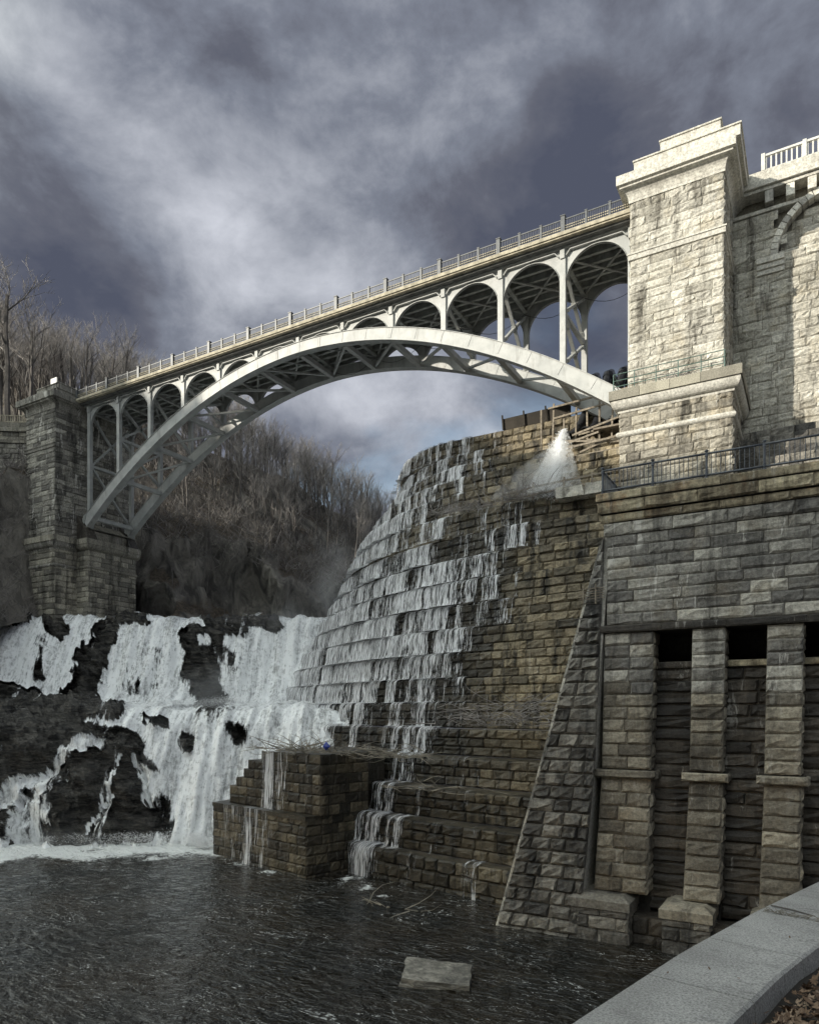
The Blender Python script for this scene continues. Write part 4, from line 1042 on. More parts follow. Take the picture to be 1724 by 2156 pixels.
mb = MB(); mb.box(X0-1.4, X1+1.0, YA+.35, YB-.35, ZD0, ZD0+.175)
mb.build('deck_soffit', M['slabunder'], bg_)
for i in range(NB+1):
    x = X0+BW*i; mb = MB(); mb.box(x-.02, x+.02, YN+.2, YF-.2, 44.95, ZD0-.03); mb.box(x-.16, x+.16, YN+.2, YF-.2, 44.9, 44.95); mb.box(x-.16, x+.16, YN+.2, YF-.2, ZD0-.05, ZD0-.01)
    mb.build('floor_beam', M['steel_dark'], bg_)
for y in (53.6, 54.7, 55.55, 56.4, 57.5):
    mb = MB(); mb.box(X0, X1, y-.02, y+.02, 45.2, ZD0-.01); mb.box(X0, X1, y-.13, y+.13, 45.14, 45.2); mb.build('stringer', M['steel_dark'], bg_)
for i in range(NB):
    x0_, x1_ = X0+BW*i, X0+BW*(i+1)
    mb = MB(); mb.bar((x0_+.2, YN+.3, 44.98), (x1_-.2, YF-.3, 44.98), .16, .09); mb.bar((x0_+.2, YF-.3, 45.09), (x1_-.2, YN+.3, 45.09), .16, .09); mb.build('deck_bracing', M['steel'], bg_)
def ldiag(a, b, w=.26):
    mb = MB(); mb.bar(a, b, w, .2); a_, b_ = Vector(a), Vector(b); m_ = (a_+b_)/2
    for q in (.12, .5, .88): p = a_.lerp(b_, q); mb.bar(p-(b_-a_).normalized()*.22, p+(b_-a_).normalized()*.22, w*1.5, .26)
    mb.build('sway_brace', M['steel'], bg_)
for i in range(NB+1):     # transverse sway frames between the posts, one or two panels high
    x = X0+BW*i; zt = 44.8; zb = (rt(x)+.1) if 0 < i < NB else 32.8
    H = zt-zb
    if H < 1.6: continue
    npn = 1 if H < 5.5 else 2
    for k_ in range(npn):
        z0, z1 = zb+H*k_/npn, zb+H*(k_+1)/npn
        ldiag((x, YN+.2, z0+.1), (x, YF-.2, z1-.1)); ldiag((x, YF-.2, z0+.1), (x, YN+.2, z1-.1))
        if k_: mb = MB(); mb.bar((x, YN+.2, z0), (x, YF-.2, z0), .3, .28); mb.build('sway_strut', M['steel'], bg_)
for i in range(NB+1):     # struts and laterals between the two ribs
    x = X0+BW*i; sl_ = -.0251*(x-XC); q = math.sqrt(1+sl_*sl_); p = Vector((x, 0, rt(x)))+Vector((sl_/q, 0, -1/q))*.85
    mb = MB(); mb.bar((p.x, YN+.3, p.z), (p.x, YF-.3, p.z), .42, .42); mb.build('rib_strut', M['steel'], bg_)
    if i < NB:
        x2 = X0+BW*(i+1); p2 = Vector((x2, 0, rt(x2)-.85))
        if i in (0, 11): continue
        mb = MB(); mb.bar((p.x, YN+.35, p.z+.1), (p2.x, YF-.35, p2.z+.1), .22, .18) if i < 6 else mb.bar((p.x, YF-.35, p.z+.1), (p2.x, YN+.35, p2.z+.1), .22, .18)
        mb.build('rib_lateral', M['steel'], bg_)
# railings along both edges
for y in (YA+.18, YB-.18):
    nP = 36; st = (X1+.4-(X0-1.0))/nP
    for j in range(nP+1):
        x = X0-1.0+st*j; tall = j % 3 == 0; w = .15 if tall else .085; h = 1.22 if tall else 1.08
        mb = MB(); mb.box(x-w, x+w, y-w, y+w, ZD1, ZD1+h); mb.box(x-w*1.25, x+w*1.25, y-w*1.25, y+w*1.25, ZD1+h, ZD1+h+.06)
        mb.build('railing_post', M['rail'], bg_)
        if j < nP:
            mb = MB(); xa, xb = x+.09, x+st-.09
            for z, t_ in ((1.0, .075), (.10, .06), (.30, .035), (.48, .035)): mb.bar((xa, y, ZD1+z), (xb, y, ZD1+z), t_, t_)
            q = xa+.07
            while q < xb: mb.bar((q, y, ZD1+.1), (q, y, ZD1+1.0), .026, .026, up=(0, 1, 0)); q += .135
            mb.build('railing_panel', M['rail'], bg_)
    mb = MB(); q = X0-.8     # two rows of small cast rings low in the railing
    while q < X1+.3:
        for z in (.30, .48): mb.bar((q-.045, y-.05, ZD1+z), (q+.045, y-.05, ZD1+z), .05, .075)
        q += .155
    mb.build('railing_rosettes', M['concrete'], bg_)
# bearings at the foot of the left ribs
for y in (YN, YF):
    mb = MB()
    for k_ in range(4): mb.bar((-72.9+.15*k_, y-.35+.23*k_, 33.2-.2*k_), (-73.4+.25*k_, y-.35+.23*k_, 31.9-.1*k_), .05, .4)
    mb.build('rib_bearing', M['steel_dark'], bg_)
cb = MB()
for i in range(NB//2):
    x = X0+BW*(6+i); P = [(x+BW*t_/8*1.0, YF-.6, 44.6-.9*math.sin(math.pi*t_/8)) for t_ in range(9)]; cb.tube(P, .022, 4)
tag(cb.build('hanging_cable', M['pipe']), 'thin black cable hanging in loops under the bridge deck', 'cable')

# ================================================================== terrace railing
trl = thing('terrace_railing', 'blue grey steel railing with round posts along the edge of the wall top', 'railing', (-4, 34.3, 21))
yr = YW-.25; xs0 = -8.95; sp_ = 2.32
def rpost(x, y):
    mb = MB(); mb.tube([(x, y, 21.0), (x, y, 22.2)], .05, 8); mb.tube([(x, y, 22.18), (x, y, 22.22), (x, y, 22.27), (x, y, 22.3)], [.05, .085, .085, .03], 8); mb.tube([(x, y, 21.0), (x, y, 21.06)], .09, 8)
    for z in (21.2, 22.05): mb.tube([(x, y, z-.06), (x, y, z+.06)], .075, 8)
    mb.build('railing_post', M['rail2'], trl, smooth=False)
for j in range(7):
    x = xs0+sp_*j; rpost(x, yr)
    mb = MB(); mb.tube([(x, yr, 22.12), (x+sp_, yr, 22.12)], .05, 8); mb.tube([(x, yr, 21.16), (x+sp_, yr, 21.16)], .05, 8); mb.build('railing_rail', M['rail2'], trl, smooth=True)
    for k_ in range(1, 12):
        q = x+sp_*k_/12; mb = MB(); mb.tube([(q, yr, 21.16), (q, yr, 22.12)], .018, 5); mb.build('baluster', M['rail2'], trl)
for j in range(2):
    y = yr+2.2*(j+1); rpost(xs0, y)
    mb = MB(); mb.tube([(xs0, y-2.2, 22.12), (xs0, y, 22.12)], .05, 8); mb.tube([(xs0, y-2.2, 21.16), (xs0, y, 21.16)], .05, 8)
    for k_ in range(1, 12): mb.tube([(xs0, y-2.2+2.2*k_/12, 21.16), (xs0, y-2.2+2.2*k_/12, 22.12)], .018, 5)
    mb.build('railing_panel', M['rail2'], trl)

# ================================================================== timber fence, pipes and scaffold on the dam face
fe = thing('timber_fence', 'old two rail timber fence on the ledge left of the steel railing', 'fence', (-15, 49.4, 26.2))
FP = [(-11.7, 49.2), (-13.6, 49.2), (-15.6, 49.2), (-17.9, 49.25), (-20.3, 49.3)]
for i, (x, y) in enumerate(FP):
    mb = MB(); mb.bar((x, y, 25.9), (x+.03, y, 27.2-.1*(i == 4)), .12, .12, up=(0, 1, 0)); mb.build('post', M['timber'], fe)
    if i: 
        for z in (26.55, 27.1):
            mb = MB(); mb.bar((*FP[i-1], z-.08*(i-1)), (x, y, z-.08*i-(.15 if i == 4 else 0)), .06, .13); mb.build('fence_rail', M['timber'], fe)
for i in range(4):    # siphon pipes over the crest
    x = -16.5+1.25*i; xe = [-17.3, -15.9, -14.7, -13.3][i]; y1 = 56.6; ze = [32.9, 33.0, 33.1, 33.3][i]
    pr_ = thing('siphon_pipe', ['black siphon pipe jetting water, leftmost of the row over the crest', 'second black pipe from the left, next to the jetting one, bent over the crest', 'third black pipe from the left, bent over the crest behind the rib', 'rightmost black pipe bent over the crest beside the pier'][i], 'pipe', (xe, y1, ze), 'black siphon pipes over the dam crest')
    P = [(x, 63.5, 35), (x, 62.6, 38.0), (x, 61.9, 39.0), (x, 61.0, 39.35), (x, 60.2, 38.9), (x-.1, 59.4, 37.5), (x-.3, 59.0, 35.6), (xe+.1, 58.55, 34.3), (xe, 57.6, 33.5), (xe, y1, ze+.05), (xe-.05, y1-.8, ze-.3)]
    mb = MB(); mb.tube(P, .36, 12, cap=False); mb.tube([Vector(P[-1])+Vector((0, .02, .02)), Vector(P[-2])], .33, 12, cap=False)
    mb.build('pipe_body', M['pipe'], pr_, smooth=True)
    mb = MB(); mb.tube([Vector(P[-1])-Vector((.01, .06, .05)), Vector(P[-1])+Vector((.03, .12, .1))], .43, 12, cap=False); mb.build('end_collar', M['pipe'], pr_)
    for q in (2, 4): mb = MB(); a = Vector(P[q]); b = Vector(P[q+1]); mb.tube([a, a.lerp(b, .25)], .42, 12, cap=False); mb.build('pipe_band', M['pipe'], pr_)
sc = thing('scaffold', 'pale timber scaffold and planks around the black pipes on the dam face', 'scaffold', (-15.5, 57, 32))
for i in range(9):
    x = -19.6+.95*i; mb = MB(); mb.bar((x, 55.9, 31.6+U(0, .4)), (x+U(-.1, .1), 56.0, 35.0+U(-.6, .6)), .13, .13, up=(0, 1, 0)); mb.build('scaffold_post', M['timber'], sc)
for (xa, xb, za, zb) in [(-19, -12, 35.2, 35.5), (-18.5, -12, 34.3, 34.8), (-16.5, -12.2, 32.6, 32.9), (-16.2, -12.2, 31.6, 32.4), (-16.4, -12.4, 32.2, 31.4), (-17.5, -14.2, 30.9, 31.5), (-17, -13, 30.6, 30.8), (-16.8, -12, 31.3, 30.4), (-15.6, -12, 30.2, 31.2), (-17, -12, 29.9, 30.0)]:
    yq = 55.8 if za > 32 else 53.1+U(-.2, .2)
    mb = MB(); mb.bar((xa, yq, za), (xb, yq, zb), .09, .14); mb.build('scaffold_rail', M['timber'], sc)
for (xa, xb, z) in [(-18.6, -15.9, 32.35), (-15.2, -12.1, 32.9)]:
    mb = MB(); mb.box(xa, xb, 55.3, 57.2, z-.35, z-.2); mb.build('plank_platform', M['timber'], sc)
wl_ = MB(); wl_.hexa([(-24.3, 59.3, 35.7), (-18.3, 59.5, 35.7), (-18.3, 59.7, 35.7), (-24.3, 59.5, 35.7), (-24.5, 59.3, 36.7), (-18.3, 59.5, 36.9), (-18.3, 59.7, 36.9), (-24.5, 59.5, 36.7)])
for i in range(4): wl_.bar((-24.3+2*i, 59.2, 35.7), (-24.4+2*i, 59.2, 37.0), .12, .12, up=(0, 1, 0))
tag(wl_.build('board_fence', M['pine']), 'dark weathered board barrier along the dam crest beside the pipes', 'barrier')
# blocks along the ledge
for i, (x, w) in enumerate([(-13.0, 1.7), (-15.0, 1.9)]):
    LEDGE = globals().setdefault('LEDGE', []); LEDGE.append((x, w))
bm_ = MB(); bm_.hexa([(-1, -.5, 0), (1.1, -.4, 0), (1.2, .4, 0), (-1.1, .5, 0), (-.9, -.4, .4), (.9, -.5, .25), (.8, .4, .35), (-.7, .4, .45)])
o = bm_.build('fallen_slab', M['loose'], None, bevel=.1); o.location = (-42.0, 65.4, 24.0); o.rotation_euler = (.1, .1, .9); tag(o, 'loose pale green slab lying on the steps high on the left edge of the spillway', 'stone slab')

# ================================================================== rock in the pool, driftwood
def boulder(name, size, seed, loc, rz, mat, label, cat, flat=1.0):
    bm = MB(); n = 9; V = []
    import bmesh
    b = bmesh.new(); bmesh.ops.create_cube(b, size=1); bmesh.ops.subdivide_edges(b, edges=b.edges[:], cuts=7, use_grid_fill=True)
    for v in b.verts:
        p = v.co.copy(); p = Vector((p.x*size[0], p.y*size[1], p.z*size[2]))
        k_ = noise.fractal(p*.9+Vector((seed, 0, 0)), 1, 2, 5)*.16+noise.cell(p*2.2+Vector((seed, 0, 0)))*.05
        p += p.normalized()*k_; v.co = p
    me = bpy.data.meshes.new(name); b.to_mesh(me); b.free(); me.update()
    me.attributes.new('rnd', 'FLOAT', 'POINT').data.foreach_set('value', [.6]*len(me.vertices))
    o = link(name, me, None, mat); o.location = loc; o.rotation_euler = (0, 0, rz); tag(o, label, cat); return o
for i, (x, w) in enumerate(LEDGE):
    boulder('ledge_stone', (w, 1.0, .75), 5+i, (x, 49.1, 25.95), 0, M['pier'], ['pale block on the ledge below the timber fence, nearer the steel railing', 'pale block on the ledge below the timber fence, nearer the shrub'][i], 'stone block')
boulder('pool_rock', (2.7, 1.9, .42), 3, (-13.0, 24.85, .14), .35, M['loose'], 'flat topped grey boulder standing alone in the dark pool', 'rock')
bpy.data.objects['pool_rock'].rotation_euler = (.08, .05, .35)
def twigs(name, n, cx_, cy_, cz_, sx_, sy_, sz_, L0, L1, mat, label, cat, up=.3, rr=.02, seed=1, spread=None):
    random.seed(seed); mb = MB()
    for i in range(n):
        x, y, z = cx_+random.gauss(0, sx_), cy_+random.gauss(0, sy_), cz_+abs(random.gauss(0, sz_)); L = U(L0, L1); a = U(0, 6.28); e_ = U(-.15, up)
        d = Vector((math.cos(a), math.sin(a)*.6, e_)).normalized(); c_ = Vector((U(-1, 1), U(-1, 1), U(-.6, .8)))*L*.14
        p = Vector((x, y, z)); r_ = rr*U(.6, 1.6)
        mb.tube([p, p+d*L*.35+c_, p+d*L*.7+c_*1.2, p+d*L+c_*.3], [r_, r_*.85, r_*.6, r_*.25], 4, cap=False)
    random.seed(seed+100); return tag(mb.build(name, mat), label, cat)
twigs('driftwood_pile', 110, -29.6, 37.6, 7.85, 1.6, .5, .22, .8, 2.6, M['twig_pale'], 'tangled pale driftwood on the upper platform next to a scrap of blue cloth', 'driftwood', .5, .025, 5)
twigs('driftwood_pile', 90, -24.0, 38.6, 7.6, 2.3, .4, .25, .8, 2.4, M['twig_pale'], 'thin branches strewn along the step right of the blue cloth', 'driftwood', .25, .022, 6)
twigs('branch_tangle', 170, -17.2, 42.4, 9.6, 2.0, .5, .8, .8, 2.8, M['twig'], 'dark bare branches caught on the lower steps beside the buttress', 'branches', .6, .022, 7)
twigs('branch_tangle', 26, -20.5, 36.9, 5.9, 1.4, .3, .2, 1.0, 2.6, M['twig_pale'], 'few long thin branches on a low step above the waterline', 'branches', .2, .02, 8)
twigs('floating_branch', 9, -20.0, 32.7, .03, .9, .2, .02, 1.0, 2.6, M['twig_pale'], 'bare branch floating at the foot of the steps', 'branch', .35, .03, 9)
twigs('ledge_shrub', 130, -18.4, 49.3, 26.1, 1.3, .25, .1, .8, 2.6, M['twig'], 'leafless shrub on the ledge under the water jet', 'shrub', 1.6, .018, 10)
twigs('ledge_shrub', 150, -23.5, 49.9, 26.1, 1.8, .3, .1, .6, 1.9, M['twig'], 'low leafless brush on the ledge left of the water jet', 'shrub', 1.0, .016, 11)
mb = MB()
q = 10; P = []
V_ = [(0, 0, .3)]+[(math.cos(a*.628)*.28*U(.6, 1.1), math.sin(a*.628)*.2, U(-.1, .1)) for a in range(10)]+[(0, 0, -.3)]
for p in V_: mb.v.append((p[0], p[1], p[2]))
for a in range(10): mb.f.append((0, 1+a, 1+(a+1) % 10)); mb.f.append((11, 1+(a+1) % 10, 1+a)); mb.mi += [0, 0]
o = mb.build('cloth_scrap', M['blue']); o.location = (-27.3, 36.9, 8.35); tag(o, 'scrap of bright blue cloth caught in the driftwood', 'cloth')
A_ = MB(); A_.bar((-33.6, 55.1, 27.3), (-33.1, 54.8, 29.6), .12, .12, up=(0, 1, 0)); A_.bar((-32.6, 54.7, 27.4), (-33.1, 54.8, 29.6), .12, .12, up=(0, 1, 0)); A_.bar((-33.4, 54.9, 28.3), (-32.8, 54.7, 28.3), .08, .08)
tag(A_.build('timber_prop', M['bark']), 'dark A shaped pair of timbers leaning on the dam face', 'timber')

# ================================================================== jet of water and mist
def vol(name, V, Fc, dens, col, scale, lab, lo=.40, hi=.75, grad=None):
    me = bpy.data.meshes.new(name); me.from_pydata(V, [], Fc); me.update()
    import bmesh
    b_ = bmesh.new(); b_.from_mesh(me); bmesh.ops.recalc_face_normals(b_, faces=b_.faces[:]); b_.to_mesh(me); b_.free()
    m = bpy.data.materials.new(name); m.use_nodes = True; t = NT(m.node_tree); t.n.remove(t.n['Principled BSDF'])
    pv = t.mk('ShaderNodeVolumePrincipled'); pv.inputs['Color'].default_value = (*col, 1); pv.inputs['Anisotropy'].default_value = .25
    tc = t.mk('ShaderNodeTexCoord').outputs['Object']
    n = t.noise(tc, scale, 5, .65, .4); dn_ = t.math('MULTIPLY', t.ramp(n, lo, hi), dens)
    if grad: dn_ = t.math('MULTIPLY', dn_, grad(t, tc))
    t.set(pv, 'Density', dn_); t.l.new(pv.outputs[0], t.n['Material Output'].inputs['Volume'])
    o = link(name, me, None, m, 'stuff'); o['label'] = lab; return o
def lathe_vol(path, rs, n=14):
    V = []; Fc = []
    for (x, y, z), r in zip(path, rs):
        for j in range(n): a = 2*math.pi*j/n; V.append((x+r*math.cos(a), y+r*.7*math.sin(a), z))
    for i in range(len(path)-1):
        for j in range(n): a = i*n+j; b = i*n+(j+1) % n; Fc.append((a, a+n, b+n, b))
    Fc.append(tuple(range(n))); Fc.append(tuple(range((len(path)-1)*n, len(path)*n))[::-1]); return V, Fc
path = [(-17.35, 55.3, 32.65), (-17.3, 54.6, 32.3), (-17.15, 53.5, 31.3), (-16.95, 52.2, 29.7), (-16.75, 50.9, 28.0), (-16.6, 49.8, 26.3)]
V, Fc = lathe_vol(path, [.25, .45, .8, 1.2, 1.7, 2.2])
vol('water_jet', V, Fc, 1.5, (.98, .98, .98), 1.9, 'white plume of water spraying down from the leftmost pipe', .43, .60)
path = [(-17.8, 53.4, 31.0), (-18.0, 52.0, 29.6), (-18.2, 50.6, 27.8), (-18.4, 49.6, 26.4)]
V, Fc = lathe_vol(path, [.5, 1.6, 2.5, 3.0]); vol('water_spray', V, Fc, .45, (.92, .92, .92), .8, 'thin veil of spray left of the jet', .42, .68)
def droplets(name, path, rs, n, seed, szs, label, vel=None, pw=.5):
    random.seed(seed); mb = MB(); L = len(path)-1
    for i in range(n):
        f = R()**.8*L; q = min(L-1, int(f)); a = Vector(path[q]); b = Vector(path[q+1]); p = a.lerp(b, f-q); r = rs[q]+(rs[q+1]-rs[q])*(f-q)
        az = U(0, 6.28); rr = r*abs(random.gauss(0, .48)); p = p+Vector((math.cos(az)*rr, math.sin(az)*rr*.7-.2, U(-.4, .4)))+Vector((U(-1, 1), U(-1, 1), U(-1, 1)))*.12*r*(1+noise.cell(p*1.5))
        d_ = (b-a).normalized()+Vector((U(-1, 1), U(-1, 1), U(-1, 1)))*.9; sz = U(*szs); L_ = sz*U(1.0, 3)
        k_ = len(mb.v); x = Vector((sz*.5, 0, 0)); y = Vector((0, sz*.5, 0)); e_ = d_*L_
        mb.v += [tuple(p-x), tuple(p+x), tuple(p+y*1.2), tuple(p+e_)]; mb.f += [(k_, k_+1, k_+3), (k_+1, k_+2, k_+3), (k_+2, k_, k_+3), (k_, k_+2, k_+1)]; mb.mi += [0]*4
    random.seed(seed+1); o = link(name, mb.mesh(name), None, M['spray'], 'stuff'); o['label'] = label; return o
m_, t_, b_ = newmat('white_spray'); b_.inputs['Base Color'].default_value = (.88, .89, .90, 1); b_.inputs['Roughness'].default_value = .6; b_.inputs['Subsurface Weight'].default_value = 0; M['spray'] = m_
JP = [(-17.35, 55.3, 32.65), (-17.3, 54.6, 32.3), (-17.15, 53.5, 31.3), (-16.95, 52.2, 29.7), (-16.75, 50.9, 28.0), (-16.6, 49.8, 26.3)]
droplets('jet_spray', JP, [.12, .30, .6, .95, 1.35, 1.8], 24000, 51, (.015, .045), 'white droplets of the plume bursting from the leftmost pipe')
droplets('jet_spray', [(-17.7, 53.4, 31.2), (-17.9, 52.0, 29.6), (-18.1, 50.6, 27.8), (-18.3, 49.6, 26.4)], [.4, 1.0, 1.5, 1.8], 3000, 53, (.012, .03), 'thin droplets drifting left of the water plume')
droplets('falls_spray', [(*W(-31, 56, .4)[:2], .4), (*W(-24, 56, .5)[:2], .5), (*W(-17, 55.5, .8)[:2], .8), (*W(-15.2, 54, .6)[:2], .6)], [.9, 1.1, 1.7, 1.2], 9000, 55, (.02, .06), 'white splash along the foot of the lower falls')
droplets('falls_spray', [(*W(-33, 73, 11.4)[:2], 11.2), (*W(-26, 72, 11)[:2], 11.1), (*W(-20, 70, 11)[:2], 11.3), (*W(-15.5, 68, 11)[:2], 11.6)], [.9, 1.1, 1.5, 1.7], 9000, 57, (.02, .06), 'white splash along the foot of the upper falls')
def blob(c, s):
    import bmesh
    b = bmesh.new(); bmesh.ops.create_icosphere(b, subdivisions=3, radius=1); V = [(v.co.x*s[0]+c[0], v.co.y*s[1]+c[1], v.co.z*s[2]+c[2]) for v in b.verts]; Fc = [tuple(v.index for v in f.verts) for f in b.faces]; b.free(); return V, Fc
for c_, s_, dn in [(W(-8.8, 83, 26), (4.0, 4.5, 8), .12), (W(-14, 81, 18), (6.0, 5, 7), .15), (W(-21, 76, 12.5), (7.5, 4.5, 4), .16), (W(-21.5, 60.5, 6), (5, 3, 6), .10), (W(-16.5, 56.0, 1.2), (3.5, 2.2, 2.0), .35), (W(-29, 56.5, .8), (8, 2.0, 1.2), .2)]:
    V, Fc = blob((0, 0, 0), s_)
    def fall_(t, tc, s_=s_):
        q = t.vmath('DIVIDE', tc, tuple(s_)); return t.ramp(t.vmath('LENGTH', q), 1.0, .15, 0, 1)
    o = vol('waterfall_mist', V, Fc, dn, (.93, .94, .95), .28, 'pale mist hanging over the foot of the falls', .32, .75, fall_); o.location = c_

# ================================================================== viewpoint parapet, ground, leaves
OUT = [(-1.3, -2.5), (-1.28, -1.0), (-1.22, 0), (-1.13, .9), (-1.0, 1.8), (-.84, 2.7), (-.60, 3.8), (-.33, 4.8), (.03, 5.95), (.55, 7.2), (1.25, 8.6), (2.3, 10.2), (4, 12.3), (6.5, 14.6), (10, 17), (16, 20)]
rs = resample(OUT, .02); PSL = rs[-1][2]; ox_ = [q[0] for q in rs]; oy_ = [q[1] for q in rs]; ol_ = [q[2] for q in rs]
def pp(s_, off, z):
    x, y = interp(s_, ol_, ox_), interp(s_, ol_, oy_); x2, y2 = interp(s_+.1, ol_, ox_), interp(s_+.1, ol_, oy_); x1, y1 = interp(s_-.1, ol_, ox_), interp(s_-.1, ol_, oy_)
    t_ = Vector((x2-x1, y2-y1, 0)).normalized(); n = Vector((t_.y, -t_.x, 0)); return Vector((x, y, 0))+n*off+Vector((0, 0, z))
def conc_mat():
    m, t, b = newmat('pale_cast_concrete'); p = t.pos()
    a = t.noise(p, 1.8, 5, .6, .5); g = t.noise(p, 95, 4, .8); g2 = t.noise(t.vmath('MULTIPLY', p, (7, 22, 7)), 1, 6, .7)
    c = t.mix(t.ramp(a, .3, .7), (.30, .295, .28), (.43, .425, .405)); c = t.mix(t.ramp(g2, .52, .70, 0, .6), c, (.15, .148, .14))
    c = t.mix(1, c, t.mix(t.ramp(g, .3, .7), (.5, .5, .5), (1.45, 1.45, 1.45)), 'MULTIPLY')
    t.set(b, 'Base Color', c); b.inputs['Roughness'].default_value = .9
    t.set(b, 'Normal', t.bump(t.math('ADD', g, g2), .006, 1)); return m
M['conc'] = conc_mat()
pw = thing('concrete_parapet', 'pale grey concrete parapet curving along the pool beside fallen leaves', 'parapet wall', (-.8, 2.7, 9.0))
ZT = EYE-.97*1.25
s3 = next(l for l, y in zip(ol_, oy_) if y > 3.39)
segs = [s3+.735*k_ for k_ in range(-8, 26)]
for a, b in zip(segs[:-1], segs[1:]):
    mb = MB(); n = 4
    for i in range(n):
        s0, s1 = a+.004+(b-a-.008)*i/n, a+.004+(b-a-.008)*(i+1)/n
        sec = lambda s_: [pp(s_, 0, 7.6), pp(s_, 0, ZT-.012), pp(s_, .012, ZT), pp(s_, .455, ZT+.004), pp(s_, .47, ZT-.006), pp(s_, .50, 9.0), pp(s_, .3, 9.0), pp(s_, .25, 7.6)]
        A = sec(s0); B = sec(s1)
        for j in range(len(A)-3): mb.quad(A[j], A[j+1], B[j+1], B[j])
        if i == 0: mb.quad(A[0], A[5], A[4], A[1]); mb.quad(A[1], A[4], A[3], A[2])
        if i == n-1: mb.quad(B[0], B[1], B[4], B[5]); mb.quad(B[1], B[2], B[3], B[4])
    mb.build('coping_segment', M['conc'], pw)
mb = MB()
n = 60
for i in range(n):
    s0, s1 = PSL*i/n, PSL*(i+1)/n
    mb.quad(pp(s0, .01, -2), pp(s0, .01, 9.2), pp(s1, .01, 9.2), pp(s1, .01, -2)); 
mb.build('retaining_face', M['conc'], pw)
def ground_pt(u, v):
    s_ = u*PSL; o_ = .45+v*v*26; p = pp(s_, o_, 9.26); p.z += fbm(p.x*1.7, p.y*1.7, 2)*.03; return p
grid_surface('path_ground', lin(0, 1, 120), lin(0, 1, 30), ground_pt, M['pine'], 'structure')
def leaf_mat():
    m, t, b = newmat('dry_brown_leaf'); at = t.attr('rnd'); c = t.mk('ShaderNodeValToRGB'); t.l.new(at, c.inputs[0]); e = c.color_ramp.elements
    e[0].color = (.075, .045, .028, 1); e[1].color = (.36, .27, .19, 1); q = e.new(.45); q.color = (.17, .105, .06, 1); q = e.new(.75); q.color = (.26, .175, .11, 1)
    t.set(b, 'Base Color', t.mix(t.ramp(t.noise(t.pos(), 60, 3), .35, .7, 0, .5), c.outputs[0], (.06, .04, .03))); b.inputs['Roughness'].default_value = .75; return m
M['leaf'] = leaf_mat()
def add_leaf(mb, rn, c, sz, kind):
    n = len(mb.v); az = U(0, 6.28); t1, t2 = U(-.7, .7), U(-.7, .7)
    rot = Matrix.Rotation(az, 3, 'Z') @ Matrix.Rotation(t1, 3, 'X') @ Matrix.Rotation(t2, 3, 'Y')
    if kind: prof = [(0, -.5), (.16, -.2), (.46, -.28), (.3, .0), (.5, .22), (.2, .18), (0, .55), (-.2, .18), (-.5, .22), (-.3, 0), (-.46, -.28), (-.16, -.2)]
    else: prof = [(0, -.5), (.16, -.3), (.24, 0), (.15, .3), (0, .5), (-.15, .3), (-.24, 0), (-.16, -.3)]
    cu = U(.2, .9); mb.v.append(tuple(c+rot @ Vector((0, 0, 0))))
    for x, y in prof: mb.v.append(tuple(c+rot @ Vector((x*sz, y*sz, sz*cu*(x*x+y*y*.4)*1.4))))
    k_ = len(prof); r_ = R()
    for i in range(k_): mb.f.append((n, n+1+i, n+1+(i+1) % k_)); mb.mi.append(0)
    rn += [r_]*(k_+1)
mb = MB(); rn = []
for i in range(8500):
    s_ = U(s3-2.6, s3+3.6); o_ = .52+abs(random.gauss(0, .42)) if i % 3 else U(.5, 2.2)
    c = pp(s_, o_, 9.265+U(0, .04)+.03*fbm(s_*4, o_*4)); add_leaf(mb, rn, c, U(.025, .058), R() < .35)
mb.build('leaf_litter', M['leaf'], kind='stuff', attrs={'rnd': rn})
mb = MB(); rn = []
for i in range(9): add_leaf(mb, rn, pp(s3+U(-1, 1.8), U(.05, .48), ZT+.008), .02, False)
mb.build('leaf_crumbs', M['leaf'], kind='stuff', attrs={'rnd': rn})
mb = MB()
for i in range(40):
    a = pp(s3+1.47+U(-.015, .02), U(.02, .5), ZT+.003); mb.tube([a, a+Vector((U(-.05, .05), U(-.03, .03), U(.005, .03))), a+Vector((U(-.09, .09), U(-.04, .04), U(0, .02)))], [.002, .0018, .001], 4, cap=False)
mb.build('dry_grass', M['twig_pale'], kind='stuff')
for i, (ds, o0, o1, lb) in enumerate([(1.62, .03, .3, 'dark straight twig lying across the parapet top beside the grassy joint'), (1.9, .42, .5, 'short dark twig near the inner edge of the parapet')]):
    mb = MB(); a = pp(s3+ds, o0, ZT+.008); b = pp(s3+ds-.06-.35*i, o1, ZT+.008); mb.tube([a, a.lerp(b, .5)+Vector((0, .01, .002)), b], [.005, .005, .003], 5); tag(mb.build('parapet_twig', M['bark']), lb, 'twig')
bag = thing('black_bag', 'black bag with teal strap standing on the leaves by the parapet', 'bag', tuple(W(1.6, 2.7, 9.17)))
mb = MB(); c0 = W(1.61, 2.62, 0); ax = W(1, 0, 0); ay = W(0, 1, 0)
mb.hexa([Vector((p.x, p.y, z)) for z, sh in ((9.20, 0), (9.42, .03)) for p in (c0+ax*sh, c0+ax*.4, c0+ax*.4+ay*.22, c0+ax*sh+ay*.22)])
mb.build('bag_body', M['black'], bag, bevel=.03)
mb = MB(); P = [c0+ax*x+ay*-.02+Vector((0, 0, z)) for x, z in [(-.03, 9.43), (.02, 9.43), (.08, 9.445), (.2, 9.45), (.35, 9.43)]]; mb.tube(P, .013, 6); mb.tube([c0+ax*(-.03)+Vector((0, 0, 9.45)), c0+ax*(-.0)+Vector((0, 0, 9.43)), c0+ax*.03+Vector((0, 0, 9.40))], .018, 6); mb.build('strap', M['teal'], bag, smooth=True)
